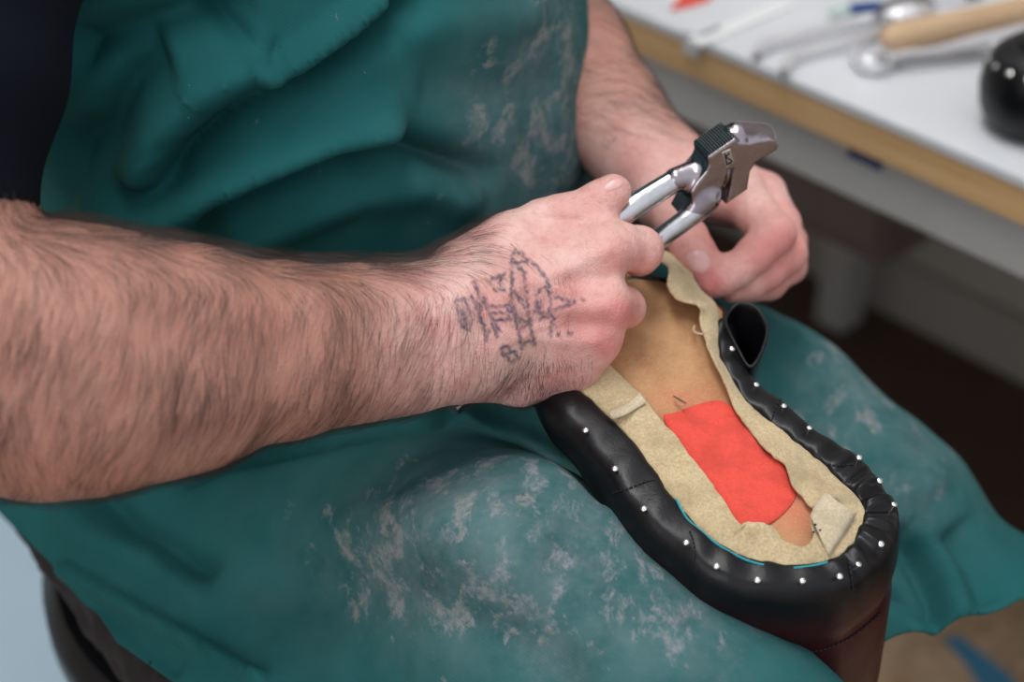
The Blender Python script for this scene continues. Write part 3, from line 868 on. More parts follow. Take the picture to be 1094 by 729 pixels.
# cuff seam
def trs(p):
    d = np.maximum(cloth(p) + .030, p[:, 2] - .66)
    d = np.maximum(d, .512 - p[:, 2])
    sk = smin(cone(p, HR, KR, .082, .066), cone(p, HL, KL2, .082, .060), .02)
    side = cone(p, A_([-.250, .86, .55]), A_([-.04, .57, .54]), .044, .046)
    hp = smin(sk, side, .03)
    hp = np.maximum(smin(hp, cone(p, HR + A_([.02, .03, -.02]), HL + A_([-.02, .02, -.02]), .105, .095), .02), .512 - p[:, 2])
    # the front of the left thigh ends behind the hem
    legs = smin(cone(p, KR + A_([0, 0, -.01]), KR + A_([-.10, .16, -.44]), .066, .058), cone(p, KL2 + A_([-.01, .01, -.01]), KL2 + A_([-.11, .08, -.44]), .058, .056), .001)
    hp = np.maximum(hp, -(1.0) * (p[:, 0] * 0 + 1))
    front = (p - A_([.235, .775, .5])) @ fdir
    d = np.maximum(d, front)
    return smin(smin(d, hp, .02), legs, .015)
V, Qt = surfnet(trs, (-.45, .38, .05), (.40, 1.22, .76), .005)
V = project(trs, V, 1); V = V + vnormals(V, Qt) * (.003 * vnoise(V, 45) + .002 * vnoise(V, 110))[:, None]
mesh_obj('trousers', V, Qt, M_dark, man)

# ---- arm hair
def rand_on(Vm, Qm, n, wfun):
    a, b, c, d = [Vm[Qm[:, k]] for k in range(4)]
    ar = np.linalg.norm(np.cross(c - a, d - b), axis=1) / 2
    cen = (a + b + c + d) / 4
    w = ar * wfun(cen); w = np.maximum(w, 0)
    idx = np.random.choice(len(Qm), n, p=w / w.sum())
    u, v = np.random.rand(n, 1), np.random.rand(n, 1)
    return (a[idx] * (1 - u) + b[idx] * u) * (1 - v) + (d[idx] * (1 - u) + c[idx] * u) * v

def grow(roots, f, dirfun, length, width, lift, seg=6):
    n = len(roots); pts = [roots]; p = roots.copy()
    G = grad(f, p); Nn = G / np.linalg.norm(G, axis=1)[:, None]
    t = dirfun(p, Nn)
    L = length * np.random.uniform(.55, 1.15, n); lf_ = lift * np.random.uniform(.3, 1.5, n)
    curl = np.random.normal(0, .25, n)
    for s in range(1, seg + 1):
        t = t - (t * Nn).sum(1)[:, None] * Nn; t /= np.linalg.norm(t, axis=1)[:, None] + 1e-9
        side = np.cross(Nn, t); t2 = t + side * (curl / seg)[:, None]; t = t2 / np.linalg.norm(t2, axis=1)[:, None]
        p = p + t * (L / seg)[:, None]
        G = grad(f, p); g = np.linalg.norm(G, axis=1); Nn = G / g[:, None]
        h = lf_ * math.sin(min(1, s / seg * 1.1) * math.pi * .62)
        p = p - Nn * ((f(p) / g - h))[:, None]
        pts.append(p)
    pts = np.array(pts)                                   # seg+1, n, 3
    V = []; Fc = []
    m = seg + 1; view = pts[0] - CAM
    rr = width * np.random.uniform(.7, 1.2, n)
    T0 = pts[-1] - pts[0]; T0 /= np.linalg.norm(T0, axis=1)[:, None] + 1e-9
    A1 = np.cross(T0, Nn); A1 /= np.linalg.norm(A1, axis=1)[:, None] + 1e-9; A2 = np.cross(T0, A1)
    rows = []
    for s in range(m):
        k = 1 - .85 * (s / seg) ** 1.5
        for an in (0, 2.094, 4.189):
            rows.append(pts[s] + (A1 * math.cos(an) + A2 * math.sin(an)) * (rr * k)[:, None])
    V = np.array(rows).transpose(1, 0, 2).reshape(-1, 3)  # n, m*3, 3
    base = np.arange(n)[:, None] * (m * 3)
    f0 = []
    for s in range(seg):
        for k in range(3):
            f0.append((s * 3 + k, s * 3 + (k + 1) % 3, (s + 1) * 3 + (k + 1) % 3, (s + 1) * 3 + k))
    f0 = np.array(f0)
    Fc = (base[:, :, None] + f0[None]).reshape(-1, 4)
    return V, Fc

def wr(c):
    X, Y, d = proj(c)
    w = np.clip((495 - X) / 40, 0, 1) * 1.0
    w = np.maximum(w, .55 * np.exp(-((X - 490) / 50) ** 2) * 1)
    low = np.exp(-(((X - 555) / 55) ** 2 + ((Y - 405) / 26) ** 2)) * 2.2
    w = np.maximum(w, low); w = np.maximum(w, .22 * ((X > 470) & (X < 610) & (Y > 260)))
    w *= (X > -120) & (c[:, 2] < .93)
    w *= .30 + .9 * np.clip(vnoise(c, 60) * .9 + .5, 0, 1)
    G_ = grad(rarm, c); G_ /= np.linalg.norm(G_, axis=1)[:, None]; w *= 1 + 1.2 * np.clip(((G_ @ UPV) - .6) * 3, 0, 1)
    w *= np.where((X > 640), 0, 1)
    w *= np.where((Y < 225 + .0 * X) & (X > 440), .0, 1)
    w *= np.where((X < 500) & (Y > 430 - .12 * (X - 430)), .6, 1)
    return w
def dr_(p, Nn):
    X, Y, d = proj(p)
    ang = math.pi / 2 + .22 + .34 * vnoise(p, 45) + .22 * vnoise(p, 130) + np.random.normal(0, .14, len(p))
    onhand = np.clip((X - 470) / 60, 0, 1)
    ang = ang - onhand * .35
    top = np.clip(((Nn @ UPV) - .45) * 3.0, 0, 1)          # along the upper edge the hair lies towards the hand
    ang = ang * (1 - top) + top * (.10 + np.random.normal(0, .18, len(p)))
    t = RIGHT * np.cos(ang)[:, None] - UPV * np.sin(ang)[:, None]
    return t
roots = rand_on(Vr, Q, 17000, wr)
Gn = grad(rarm, roots); Gn /= np.linalg.norm(Gn, axis=1)[:, None]; tp = np.clip(((Gn @ UPV) - .6) * 3, 0, 1); bt_ = np.clip((-(Gn @ UPV) - .6) * 3, 0, 1)
Xr, Yr, _ = proj(roots); hw = 1 - .5 * np.clip((Xr - 470) / 60, 0, 1)
VH, FH = grow(roots, rarm, dr_, .023 * hw, .000052, (.0018 + .0024 * tp + .001 * bt_) * hw)
hair = mesh_obj('arm_hair', VH, FH, M_hair, man, False); tag(hair, kind='stuff')
def wl(c):
    X, Y, d = proj(c)
    return np.clip((165 - Y) / 40, 0, 1) * (Y > -40) * (X > 560) * (.3 + .9 * np.clip(vnoise(c, 60) + .5, 0, 1))
def dl_(p, Nn):
    ang = .25 + .5 * vnoise(p, 40) + np.random.normal(0, .25, len(p))
    return RIGHT * np.cos(ang)[:, None] - UPV * np.sin(ang)[:, None]
roots = rand_on(Vl, Q2, 2600, wl)
VH, FH = grow(roots, larm, dl_, .016, .00007, .0018, 4)
h2 = mesh_obj('arm_hair', VH, FH, M_hair, man, False); tag(h2, kind='stuff')

# ---- tattoo: faded blue ink, a propeller aeroplane, lying in the skin of the hand
sc_ = 4.86
ST_ = [[(600, 328), (660, 345), (700, 355), (650, 375), (590, 392)], [(560, 405), (600, 390), (660, 372), (700, 358)], [(665, 352), (690, 356)], [(500, 320), (520, 290), (550, 275), (570, 320), (575, 370), (560, 410), (520, 405)],
       [(372, 240), (374, 110), (392, 88), (412, 100)], [(428, 98), (440, 120), (455, 145), (378, 152)], [(378, 235), (368, 300), (372, 370), (392, 450), (412, 520), (425, 595)],
       [(428, 190), (442, 250), (447, 320), (455, 400), (470, 490), (492, 572)], [(400, 335), (440, 380), (460, 420)], [(380, 380), (410, 440), (425, 480)], [(395, 430), (440, 455), (475, 452)], [(372, 150), (410, 175), (440, 200)],
       [(385, 300), (430, 350)], [(410, 500), (450, 470)], [(425, 590), (445, 560), (465, 560), (492, 572)], [(250, 378), (310, 380), (368, 368)], [(262, 412), (320, 408), (375, 402)], [(280, 448), (330, 446), (385, 438)], [(352, 378), (358, 440)],
       [(85, 345), (95, 410), (115, 480), (150, 498), (165, 450), (150, 390), (130, 340), (85, 345)], [(105, 380), (125, 440), (140, 480)], [(180, 250), (205, 320), (240, 380), (275, 450), (310, 505)], [(165, 330), (195, 400), (225, 470), (245, 555)],
       [(185, 345), (215, 380), (200, 440), (230, 480)], [(215, 320), (255, 380)], [(240, 540), (255, 500)], [(270, 470), (300, 530)], [(295, 225), (332, 208)], [(285, 292), (335, 290)], [(312, 222), (318, 290)], [(270, 235), (290, 230)],
       [(318, 600), (330, 580), (355, 590), (360, 620), (330, 630), (318, 600)], [(360, 610), (390, 615), (405, 645), (370, 665), (345, 640)], [(570, 410), (590, 440), (572, 490), (575, 530)], [(480, 150), (520, 190), (550, 230), (570, 275)],
       [(738, 340), (744, 342)], [(668, 515), (682, 518)], [(612, 526), (618, 528)], [(490, 400), (540, 415)], [(520, 440), (560, 430)]]
bvh_s = BVHTree.FromPolygons([tuple(v) for v in Vr], Q.tolist())
gx, gy = np.meshgrid(np.arange(478, 632, .7), np.arange(258, 396, .7))
fx, fy = gx.ravel(), gy.ravel()
jx = fx + 1.2 * np.sin(fy * .9) * .5; jy = fy + 1.2 * np.cos(fx * .8) * .5
ink = np.zeros(fx.shape)
for sgm in ST_:
    pl_ = [(470 + a / sc_, 250 + b / sc_) for a, b in sgm]
    d, t = polydist(jx, jy, pl_); ink = np.maximum(ink, .66 * np.exp(-(d / 2.2) ** 2))
ink = np.maximum(ink, .9 * np.exp(-(((fx - 575) / 4.5) ** 2 + ((fy - 326) / 7) ** 2) ** 1.5))
hz = .22 * np.exp(-(((fx - 500) / 14) ** 2 + ((fy - 338) / 16) ** 2)) + .16 * np.exp(-(((fx - 556) / 12) ** 2 + ((fy - 325) / 40) ** 2)) + .2 * np.exp(-(((fx - 583) / 10) ** 2 + ((fy - 325) / 18) ** 2))
ink = np.maximum(ink, hz)
pts3 = np.zeros((len(fx), 3)); ok = np.zeros(len(fx), bool)
for i in range(len(fx)):
    r = ray(fx[i], fy[i]); r = r / np.linalg.norm(r)
    h, nn, _, _ = bvh_s.ray_cast(Vector(CAM), Vector(r))
    if h is not None: pts3[i] = np.array(h) + np.array(nn if nn.dot(Vector(r)) < 0 else -nn) * .00012; ok[i] = True
ink *= .72 + .5 * vnoise(pts3, 600)
nxg = gx.shape[1]; ii = np.arange(len(fx)).reshape(gx.shape)
qd = np.stack([ii[:-1, :-1].ravel(), ii[:-1, 1:].ravel(), ii[1:, 1:].ravel(), ii[1:, :-1].ravel()], 1)
qd = qd[ok[qd].all(1) & (ink[qd].max(1) > .05)]
u, inv = np.unique(qd, return_inverse=True)
t = NT('tattoo_ink'); t.m.blend_method = 'BLEND' if hasattr(t.m, 'blend_method') else None
al = t.math('MULTIPLY', t.attr('ink'), .88, clamp=True)
t.done(srgb(40, 74, 104), .5, 0, None, Alpha=al)
tat = mesh_obj('tattoo', pts3[u], inv.reshape(-1, 4)[:, ::-1], t.m, man, True, {'ink': np.clip(ink[u], 0, 1)}); tat['label'] = 'faded blue tattoo of a propeller aeroplane'

# ---- nails of the fingers
def nail_on(bvh, poly, name='fingernail'):
    cx, cy = np.mean(poly, 0); V = []; Fc = []
    ring = crom(poly, 28, True); rings = [1.0, .85, .6, .3]
    hgt = [-.0004, .0003, .0006, .0007]
    def hit(x, y, up):
        r = ray(x, y); r = r / np.linalg.norm(r); h, nn, _, _ = bvh.ray_cast(Vector(CAM), Vector(r))
        if h is None: return None
        nn = nn if nn.dot(Vector(r)) < 0 else -nn
        return np.array(h) + np.array(nn) * up
    for s, hh in zip(rings, hgt):
        for x, y in ring: V.append(hit(cx + (x - cx) * s, cy + (y - cy) * s, hh))
    V.append(hit(cx, cy, .0007)); n = len(ring)
    for i in range(3):
        for k in range(n): Fc.append((i * n + k, i * n + (k + 1) % n, (i + 1) * n + (k + 1) % n, (i + 1) * n + k))
    for k in range(n): Fc.append((3 * n + k, 3 * n + (k + 1) % n, 4 * n))
    if any(v is None for v in V): return
    recalc(mesh_obj(name, V, Fc, M_nailplate, man))
bvh_l = BVHTree.FromPolygons([tuple(v) for v in Vl], Q2.tolist())
nail_on(bvh_s, [(642, 202), (648, 194), (657, 190), (665, 191), (667, 197), (661, 202), (650, 205)])
nail_on(bvh_l, [(731, 278), (737, 269), (750, 267), (758, 273), (760, 284), (752, 292), (740, 290)])

# ------------------------------------------------------------------ the boot on his lap
HA, TA_ = P(850, 560, .832), P(700, 290, .945)
ax = TA_ - HA; ax /= np.linalg.norm(ax)
lat = np.cross(ax, [0, 0, 1.0]); lat /= np.linalg.norm(lat)
WN = np.cross(lat, ax)
if WN[2] < 0: WN = -WN
def SP(px, py, w=0.0):
    """the point of the plane w metres above the boot's sole seen through this pixel... then lifted straight off the plane"""
    return on_plane(px, py, HA, WN) + WN * w
def SPw(px, py, w=0.0):
    """the point at height w over the sole that the pixel shows"""
    return on_plane(px, py, HA + WN * w, WN)
boot = empty('lasted_boot', SP(820, 600, -.10), 'black leather boot held sole up on the lap, ringed with small bright nails', 'boot')
NI = [((600, 432), (612, 410)), ((626, 459), (645, 441)), ((657, 500), (684, 482)), ((688, 543), (710, 520)), ((734, 581), (742, 560)), ((766, 606), (772, 584)), ((809, 620), (806, 599)), ((856, 622), (850, 605)),
      ((896, 616), (882, 600)), ((914, 605), (902, 590)), ((939, 581), (917, 568)), ((950, 545), (923, 548)), ((933, 516), (912, 529)), ((915, 493), (893, 510)), ((890, 477), (872, 490)), ((863, 460), (848, 471)),
      ((836, 436), (820, 450)), ((806, 413), (792, 424)), ((790, 395), (775, 398)), ((781, 374), (768, 375)), ((776, 350), (766, 350)), ((778, 330), (771, 334)), ((766, 312), (756, 318)), ((725, 292), (712, 300)), ((680, 282), (672, 296)),
      ((636, 296), (636, 312)), ((600, 336), (612, 345)), ((584, 384), (600, 383))]
nst = 270
Np = crom([a for a, b in NI], nst, True); Ip = crom([b for a, b in NI], nst, True)
N3 = np.array([SP(x, y) for x, y in Np]); I3 = np.array([SP(x, y) for x, y in Ip])
def to2(v): v = v - HA; return np.stack([v @ ax, v @ lat], 1)
def smooth_loop(a, k):
    for _ in range(k): a = (np.roll(a, 1, 0) + a * 2 + np.roll(a, -1, 0)) / 4
    return a
tan2 = np.roll(N3, -3, 0) - np.roll(N3, 3, 0); out = np.cross(tan2, WN); out /= np.linalg.norm(out, axis=1)[:, None]
cen = N3.mean(0)
if ((N3 - cen) * out).sum() < 0: out = -out
out = smooth_loop(out, 12); out /= np.linalg.norm(out, axis=1)[:, None]
along = (N3 - HA) @ ax
back = np.clip((.10 - along) / .10, 0, 1); back = back * back * (3 - 2 * back)     # 1 at the heel, 0 towards the toe
ph = np.arange(nst) / nst * len(NI)
pleat = np.sin(ph * 2 * math.pi * 1.0) * .0005 + .0007 * vnoise(N3, 120)
toe = np.clip((ph - 20.4) / 1.2, 0, 1) * np.clip((27.5 - ph) / 1.5, 0, 1)
N3 = N3 - WN * (.010 * toe)[:, None]; I3o = I3.copy(); I3 = I3 - WN * (.009 * toe)[:, None]
wr_heel = np.exp(-((ph - 11.3) / 1.7) ** 2)
pleat = pleat + wr_heel * (.0016 * np.sin(ph * 9.0) + .001 * np.sin(ph * 21))
rings = []
def ring(base, o, w): rings.append(base + out * np.asarray(o)[..., None] * np.ones((nst, 1)) + WN * np.asarray(w)[..., None] + np.outer(np.clip(-np.asarray(w) - .012, 0, 1) * .17 * back, RIGHT))
one = np.ones(nst)
edgej = .0016 * vnoise(I3, 130) + .0009 * vnoise(I3, 400)
ring(I3, edgej, -.001 * one)
ring(I3, edgej, .0014 * one)
ring(I3 * .75 + N3 * .25, 0 * one, .0022 + pleat)
ring(I3 * .4 + N3 * .6, 0 * one, .0022 + pleat * 1.2)
ring(N3, 0 * one, .0016 + pleat)
ring(N3, .0030 * one, .0004 + pleat * .8)
ring(N3, .0058 * one, -.0032 + pleat * .6)
ring(N3, .0076 * one, -.0090 + pleat * .3)
prof = [(.0086, -.018, -.016), (.0088, -.028, -.022), (.0082, -.036, -.028), (.0064, -.043, -.032), (.0052, -.048, -.036), (.0070, -.053, -.040), (.0076, -.062, -.043), (.0074, -.078, -.046), (.007, -.10, -.050), (.006, -.14, -.053)]
for o_, wb, wf in prof:
    pull = (1 - back)
    of = o_ - pull * .35 * max(0, -.02 - wb) * 1.0
    ring(N3, of, wb * back + wf * pull)
R = np.array(rings); m = len(R)
Vb = R.reshape(-1, 3); Fb = [(i * nst + k, i * nst + (k + 1) % nst, (i + 1) * nst + (k + 1) % nst, (i + 1) * nst + k) for i in range(m - 1) for k in range(nst)]
wv = (Vb - HA) @ WN; ah = (Vb - HA) @ ax
bur = np.clip((-.014 - wv) / .02, 0, 1) * np.clip((.06 - ah) / .05, 0, 1)
up = mesh_obj('leather_upper', Vb, Fb, M_leather, boot, True, {'burgundy': bur}); recalc(up)
mod(up, 'SUBSURF', levels=1, render_levels=1)

# insole
L2 = to2(I3o); rows = []
avs = np.linspace(L2[:, 0].min() + .0005, L2[:, 0].max() - .0005, 90)
for a_ in avs:
    xs = []
    for k in range(nst):
        p, q_ = L2[k], L2[(k + 1) % nst]
        if (p[0] - a_) * (q_[0] - a_) < 0: xs.append(p[1] + (q_[1] - p[1]) * (a_ - p[0]) / (q_[0] - p[0]))
    l0, l1 = min(xs) - .002, max(xs) + .002
    for u in np.linspace(-1, 1, 41): rows.append(HA + ax * a_ + lat * ((l0 + l1) / 2 + (l1 - l0) / 2 * u) + WN * (-.0026 + .0016 * (1 - u * u)))
Vi = np.array(rows); Vi += WN * (.0008 * vnoise(Vi, 50))[:, None]
Fi = [(i * 41 + k, i * 41 + k + 1, (i + 1) * 41 + k + 1, (i + 1) * 41 + k) for i in range(89) for k in range(40)]
X, Y, _ = proj(Vi)
rosy = np.clip(.8 * np.exp(-(((X - 850) / 28) ** 2 + ((Y - 545) / 28) ** 2)) + .45 * np.exp(-(((X - 735) / 40) ** 2 + ((Y - 425) / 18) ** 2)), 0, 1)
o = mesh_obj('insole', Vi, Fi, M_insole, boot, True, {'rosy': rosy}); recalc(o); mod(o, 'SOLIDIFY', thickness=.002, offset=-1)

# red foam filler
redp = [(709, 448), (722, 441), (740, 434), (763, 428), (776, 431), (790, 444), (815, 480), (832, 490), (842, 505), (850, 522), (849, 534), (838, 548), (822, 560), (800, 568), (780, 556), (760, 528), (736, 494)]
ringr = crom(redp, 120, True); cx, cy = ringr.mean(0)
Vq = []; 
for s, w in ((1, -.0030), (1, -.0002), (.985, .0003), (.9, .0005), (.6, .0008), (.3, .0010)):
    for x, y in ringr: Vq.append(SPw(cx + (x - cx) * s, cy + (y - cy) * s, w))
Vq.append(SPw(cx, cy, .0010)); n = 120
Fq = [(i * n + k, i * n + (k + 1) % n, (i + 1) * n + (k + 1) % n, (i + 1) * n + k) for i in range(5) for k in range(n)] + [(5 * n + k, 5 * n + (k + 1) % n, 6 * n) for k in range(n)]
o = mesh_obj('foam_filler', Vq, Fq, M_red, boot); recalc(o); o['label'] = 'bright red foam filler'

# suede lining folded in over the insole: (outer pixel, inner pixel, lift of the free edge)
LB = [((588, 384), (622, 352), 4), ((600, 400), (640, 372), 3), ((618, 418), (647, 387), 3), ((652, 448), (687, 425), 3), ((673, 470), (712, 455), 3), ((688, 492), (736, 486), 3), ((703, 516), (757, 510), 3), ((733, 553), (775, 537), 3.5), ((758, 579), (791, 561), 5),
      ((796, 599), (800, 557), 7), ((833, 608), (822, 562), 7), ((850, 608), (838, 576), 4), ((867, 606), (857, 583), 4), ((890, 600), (868, 574), 5), ((912, 582), (867, 553), 6), ((926, 556), (875, 541), 6),
      ((916, 532), (884, 531), 7), ((901, 517), (871, 543), 4), ((882, 497), (861, 537), 3), ((864, 482), (848, 520), 3), ((847, 470), (838, 498), 2.5), ((831, 455), (822, 485), 2.5), ((810, 440), (800, 456), 3), ((790, 418), (783, 430), 4),
      ((774, 392), (762, 384), 5), ((769, 376), (753, 360), 7), ((769, 350), (748, 345), 9), ((764, 326), (749, 331), 11), ((752, 314), (739, 323), 12), ((743, 301), (722, 318), 13), ((737, 288), (713, 304), 13), ((724, 276), (713, 288), 13), ((708, 268), (700, 280), 12), ((690, 266), (684, 280), 9)]
nl = 420
Lo = crom([a for a, b, c in LB], nl); Li = crom([b for a, b, c in LB], nl); Lh = crom([(c, 0) for a, b, c in LB], nl)[:, 0] * .001
cs = [0, .12, .3, .5, .7, .85, .95, 1.0]
Vn = []
rg = np.random.RandomState(5)
jag = vnoise(np.stack([np.arange(nl) * .11, np.zeros(nl), np.zeros(nl)], 1), 1.0) * 1.6 + vnoise(np.stack([np.arange(nl) * .35, np.ones(nl), np.zeros(nl)], 1), 1.0) * 1.0
for k in range(nl):
    d = Li[k] - Lo[k]; dn = d / (np.linalg.norm(d) + 1e-9)
    hgt = Lh[k] + .0016
    wob = .0012 * math.sin(k * .13) + .001 * math.sin(k * .31 + 1)
    for s in cs:
        q = Lo[k] + d * s + dn * jag[k] * s
        w = -.0008 + (hgt * s ** 1.6) + wob * s * s + .0018 * math.sin(s * math.pi)
        Vn.append(SPw(q[0], q[1], w))
Vn = np.array(Vn); c_ = len(cs)
Vn += WN * (.0010 * vnoise(Vn, 110) + .0005 * vnoise(Vn, 300))[:, None]
Fn = [(k * c_ + i, k * c_ + i + 1, (k + 1) * c_ + i + 1, (k + 1) * c_ + i) for k in range(nl - 1) for i in range(c_ - 1)]
li = mesh_obj('lining', Vn, Fn, M_suede, boot); recalc(li); mod(li, 'SOLIDIFY', thickness=.0016, offset=0); mod(li, 'SUBSURF', levels=1, render_levels=1)
li['label'] = 'beige suede lining folded inwards'

def patch(name, A, B, wa, wb, m, n=40, bulge=.002, th=.0014, par=boot):
    a = crom(A, n); b = crom(B, n); V = []; cs = np.linspace(0, 1, 9)
    for k in range(n):
        for s in cs:
            q = a[k] * (1 - s) + b[k] * s; u = k / (n - 1)
            w = (wa[0] * (1 - u) + wa[1] * u) * (1 - s) + (wb[0] * (1 - u) + wb[1] * u) * s + bulge * math.sin(s * math.pi)
            V.append(SPw(q[0], q[1], w))
    V = np.array(V); V += WN * (.0006 * vnoise(V, 200))[:, None]
    Fc = [(k * 9 + i, k * 9 + i + 1, (k + 1) * 9 + i + 1, (k + 1) * 9 + i) for k in range(n - 1) for i in range(8)]
    o = mesh_obj(name, V, Fc, m, par); recalc(o); mod(o, 'SOLIDIFY', thickness=th, offset=0); return o
fl = patch('lining_tab', [(866, 552), (872, 538), (882, 527)], [(886, 594), (900, 572), (914, 550)], (.007, .008), (.003, .004), M_suede_light, bulge=.003)
fl['label'] = 'paler suede tab with punched holes'
for x, y in ((871, 561), (876, 567), (869, 569)):
    mb = MB(); p = SPw(x, y, .0088); mb.lathe(p, WN, [(.0006, 0), (.0006, .0004), (.0003, .0006)], 10); mb.obj('punched_hole', M_thread, fl)
patch('tape', [(654, 448), (670, 443), (690, 430)], [(650, 441), (668, 433), (684, 420)], (.004, .0055), (.004, .0055), M_suede_light, bulge=.001)
# loose thread and tack in the middle of the insole
mb = MB(); mb.tube([SPw(720, 424, .002), SPw(726, 427, .004), SPw(733, 431, .006)], .0008, 8); mb.obj('tack', M_nail, boot)
mb = MB(); mb.tube(crom([SPw(742, 348, .004), SPw(741, 353, .006), SPw(745, 356, .007), SPw(751, 357, .008)], 16), .0005, 6); mb.obj('loose_thread', M_suede_light, boot)
# blue-green glimpse of the liner under the cut edge
mb = MB(); mb.tube(crom([SPw(x, y, .0018) for x, y in ((722, 533), (734, 554), (751, 569), (770, 584), (796, 598), (816, 604))], 60), .0006, 6); mb.obj('reinforcing_tape', simple('turquoise_tape', srgb(40, 150, 160), .6), boot)
mb = MB(); mb.tube(crom([SPw(x, y, .0018) for x, y in ((848, 607), (866, 605), (884, 601))], 30), .0006, 6); mb.obj('reinforcing_tape', simple('turquoise_tape_b', srgb(40, 150, 160), .6), boot)

# unlasted leather curling up as an open cup beside the fingers
mouth = [(800, 390), (789, 372), (780, 354), (776, 340), (781, 329), (792, 322), (806, 326), (815, 336), (820, 350), (817, 366), (809, 384)]
mw = [.0, .001, .004, .008, .012, .014, .015, .014, .011, .007, .002]
mr = crom(mouth, 72, True); mh = crom([(w, 0) for w in mw], 72, True)[:, 0]
mx, my = 800, 362
Vc = []
for dz, s, sx, sy in ((0, 1.0, 0, 0), (-.004, .99, 0, 0), (-.012, .96, 1, 1), (-.024, .90, 2, 3), (-.036, .82, 2, 6), (-.048, .70, 3, 8)):
    for k in range(72):
        x, y = mr[k]; 
        base = SPw(x, y, mh[k]); c0 = SPw(mx + sx, my + sy, mh[k])
        Vc.append(c0 + (base - c0) * s + WN * dz)
Fc = [(i * 72 + k, i * 72 + (k + 1) % 72, (i + 1) * 72 + (k + 1) % 72, (i + 1) * 72 + k) for i in range(5) for k in range(72)]
Vc = np.array(Vc)
fp = mesh_obj('unlasted_leather', Vc, Fc, M_leather, boot, True, {'burgundy': np.zeros(len(Vc))}); recalc(fp); mod(fp, 'SOLIDIFY', thickness=.0022, offset=0); mod(fp, 'SUBSURF', levels=1, render_levels=1)
fp['label'] = 'black leather edge still unlasted, curling open'

# nails: driven through the margin
def lift_at(x, y):
    q = SP(x, y)
    return q
bvh_b = BVHTree.FromPolygons([tuple(v) for v in Vb], Fb)
def surf_hit(x, y):
    r = ray(x, y); r = r / np.linalg.norm(r); h, nn, _, _ = bvh_b.ray_cast(Vector(CAM), Vector(r))
    if h is None: return None, None
    nn = nn if nn.dot(Vector(r)) < 0 else -nn
    return np.array(h), np.array(nn)
NL = [(626, 459), (657, 500), (688, 543), (734, 581), (766, 606), (809, 620), (856, 622), (896, 616), (914, 605), (939, 581), (950, 545), (933, 516), (915, 493), (863, 460), (836, 436), (806, 413), (780, 374)]
for i, (x, y) in enumerate(NL):
    h, nn = surf_hit(x, y + 3)
    if h is None: h, nn = surf_hit(x - 6, y + 4)
    a = nn * .5 + WN * .6 + np.array([random.uniform(-.15, .15), random.uniform(-.15, .15), 0]); a /= np.linalg.norm(a)
    ht = .0035 if i not in (11, 12, 10) else .006
    if i < 3: ht = .0018
    mb = MB(); mb.lathe(h, a, [(.0005, -.006), (.0005, ht), (.0014, ht + .0002), (.00155, ht + .0006), (.0012, ht + .0010), (.0004, ht + .0012)], 14); mb.obj('nail', M_nail, boot)
# stitched seams
def stitches(name, pts, n, step=None, r=.00045, sag=0, hits=True):
    q = crom(pts, n * 3); mb = MB()
    P3 = []
    for x, y in q:
        h, nn = surf_hit(x, y)
        if h is None: continue
        P3.append(h + nn * .0003)
    for k in range(min(n, (len(P3) - 2) // 3)):
        mb.tube([P3[k * 3], P3[k * 3 + 1], P3[min(k * 3 + 2, len(P3) - 1)]], r, 6)
    return mb.obj(name, M_thread, boot)
stitches('stitched_seam', [(655, 527), (672, 522), (690, 515), (701, 513)], 12)
stitches('stitched_seam', [(737, 568), (742, 584), (741, 602)], 9)
stitches('stitched_seam', [(906, 598), (909, 615), (911, 634)], 8)
stitches('stitched_seam', [(834, 426), (828, 438), (824, 450)], 7)
stitches('stitched_seam', [(882, 496), (898, 498), (914, 496)], 8)
bt = []
for k in range(60):
    pass
stitches('heel_seam', [(838, 699), (862, 697), (885, 692), (908, 681), (928, 666), (943, 652)], 26, r=.0006)

# ------------------------------------------------------------------ the pincers in his hands
pin = empty('hammer_pincers', P(700, 225, .90), 'chrome hammer-headed pincers gripped in the tattooed hand', 'pincers')
# upper handle (towards the thumb) and lower handle
HU = [(P(722, 192, .905), .0060), (P(700, 206, .902), .0064), (P(675, 222, .898), .0066), (P(650, 240, .896), .0066), (P(610, 270, .898), .0062), (P(575, 300, .900), .0058), (P(550, 326, .902), .0056)]
def densify(ch, n=60):
    q = crom([c[0] for c in ch], n); r = np.interp(np.linspace(0, 1, n), np.linspace(0, 1, len(ch)), [c[1] for c in ch]); return q, r
q, r = densify(HU); mb = MB(); mb.tube(q, r, 24, flat=.9, flatdir=FWD); mb.obj('handle', M_chrome, pin)
HLp = [(P(748, 222, .912), .0060), (P(728, 238, .911), .0058), (P(704, 256, .912), .0056), (P(670, 285, .917), .0054), (P(600, 340, .920), .0050), (P(530, 398, .900), .0045), (P(483, 437, .884), .0045)]
q, r = densify(HLp); mb = MB(); mb.tube(q, r, 24); mb.obj('handle', M_chrome, pin)

# head: a profile extruded across its width, edges rounded
hx = RIGHT * -.0068 + UPV * .0105 + FWD * .0150          # across the width, away from the camera
wid = np.linalg.norm(hx); hx /= wid
e1 = np.cross(hx, np.cross(RIGHT, hx)); e1 = RIGHT - hx * (RIGHT @ hx); e1 /= np.linalg.norm(e1); e2 = np.cross(hx, e1)
if e2 @ UPV < 0: e2 = -e2
H0 = P(775, 180, .900)
def h2(px, py):
    p = on_plane(px, py, H0, hx) - H0; return (p @ e1, p @ e2)
prof_h = [(757, 168), (786, 148), (790, 152), (800, 153), (812, 150), (824, 148), (830, 149), (833, 155), (830, 161), (822, 166), (808, 174), (802, 184), (799, 203), (776, 219), (781, 200), (784, 181), (779, 182), (768, 212), (755, 231), (744, 238), (732, 236), (736, 228), (741, 219), (739, 206), (746, 195), (755, 183), (758, 176)]
ph2 = np.array([h2(*a) for a in prof_h])
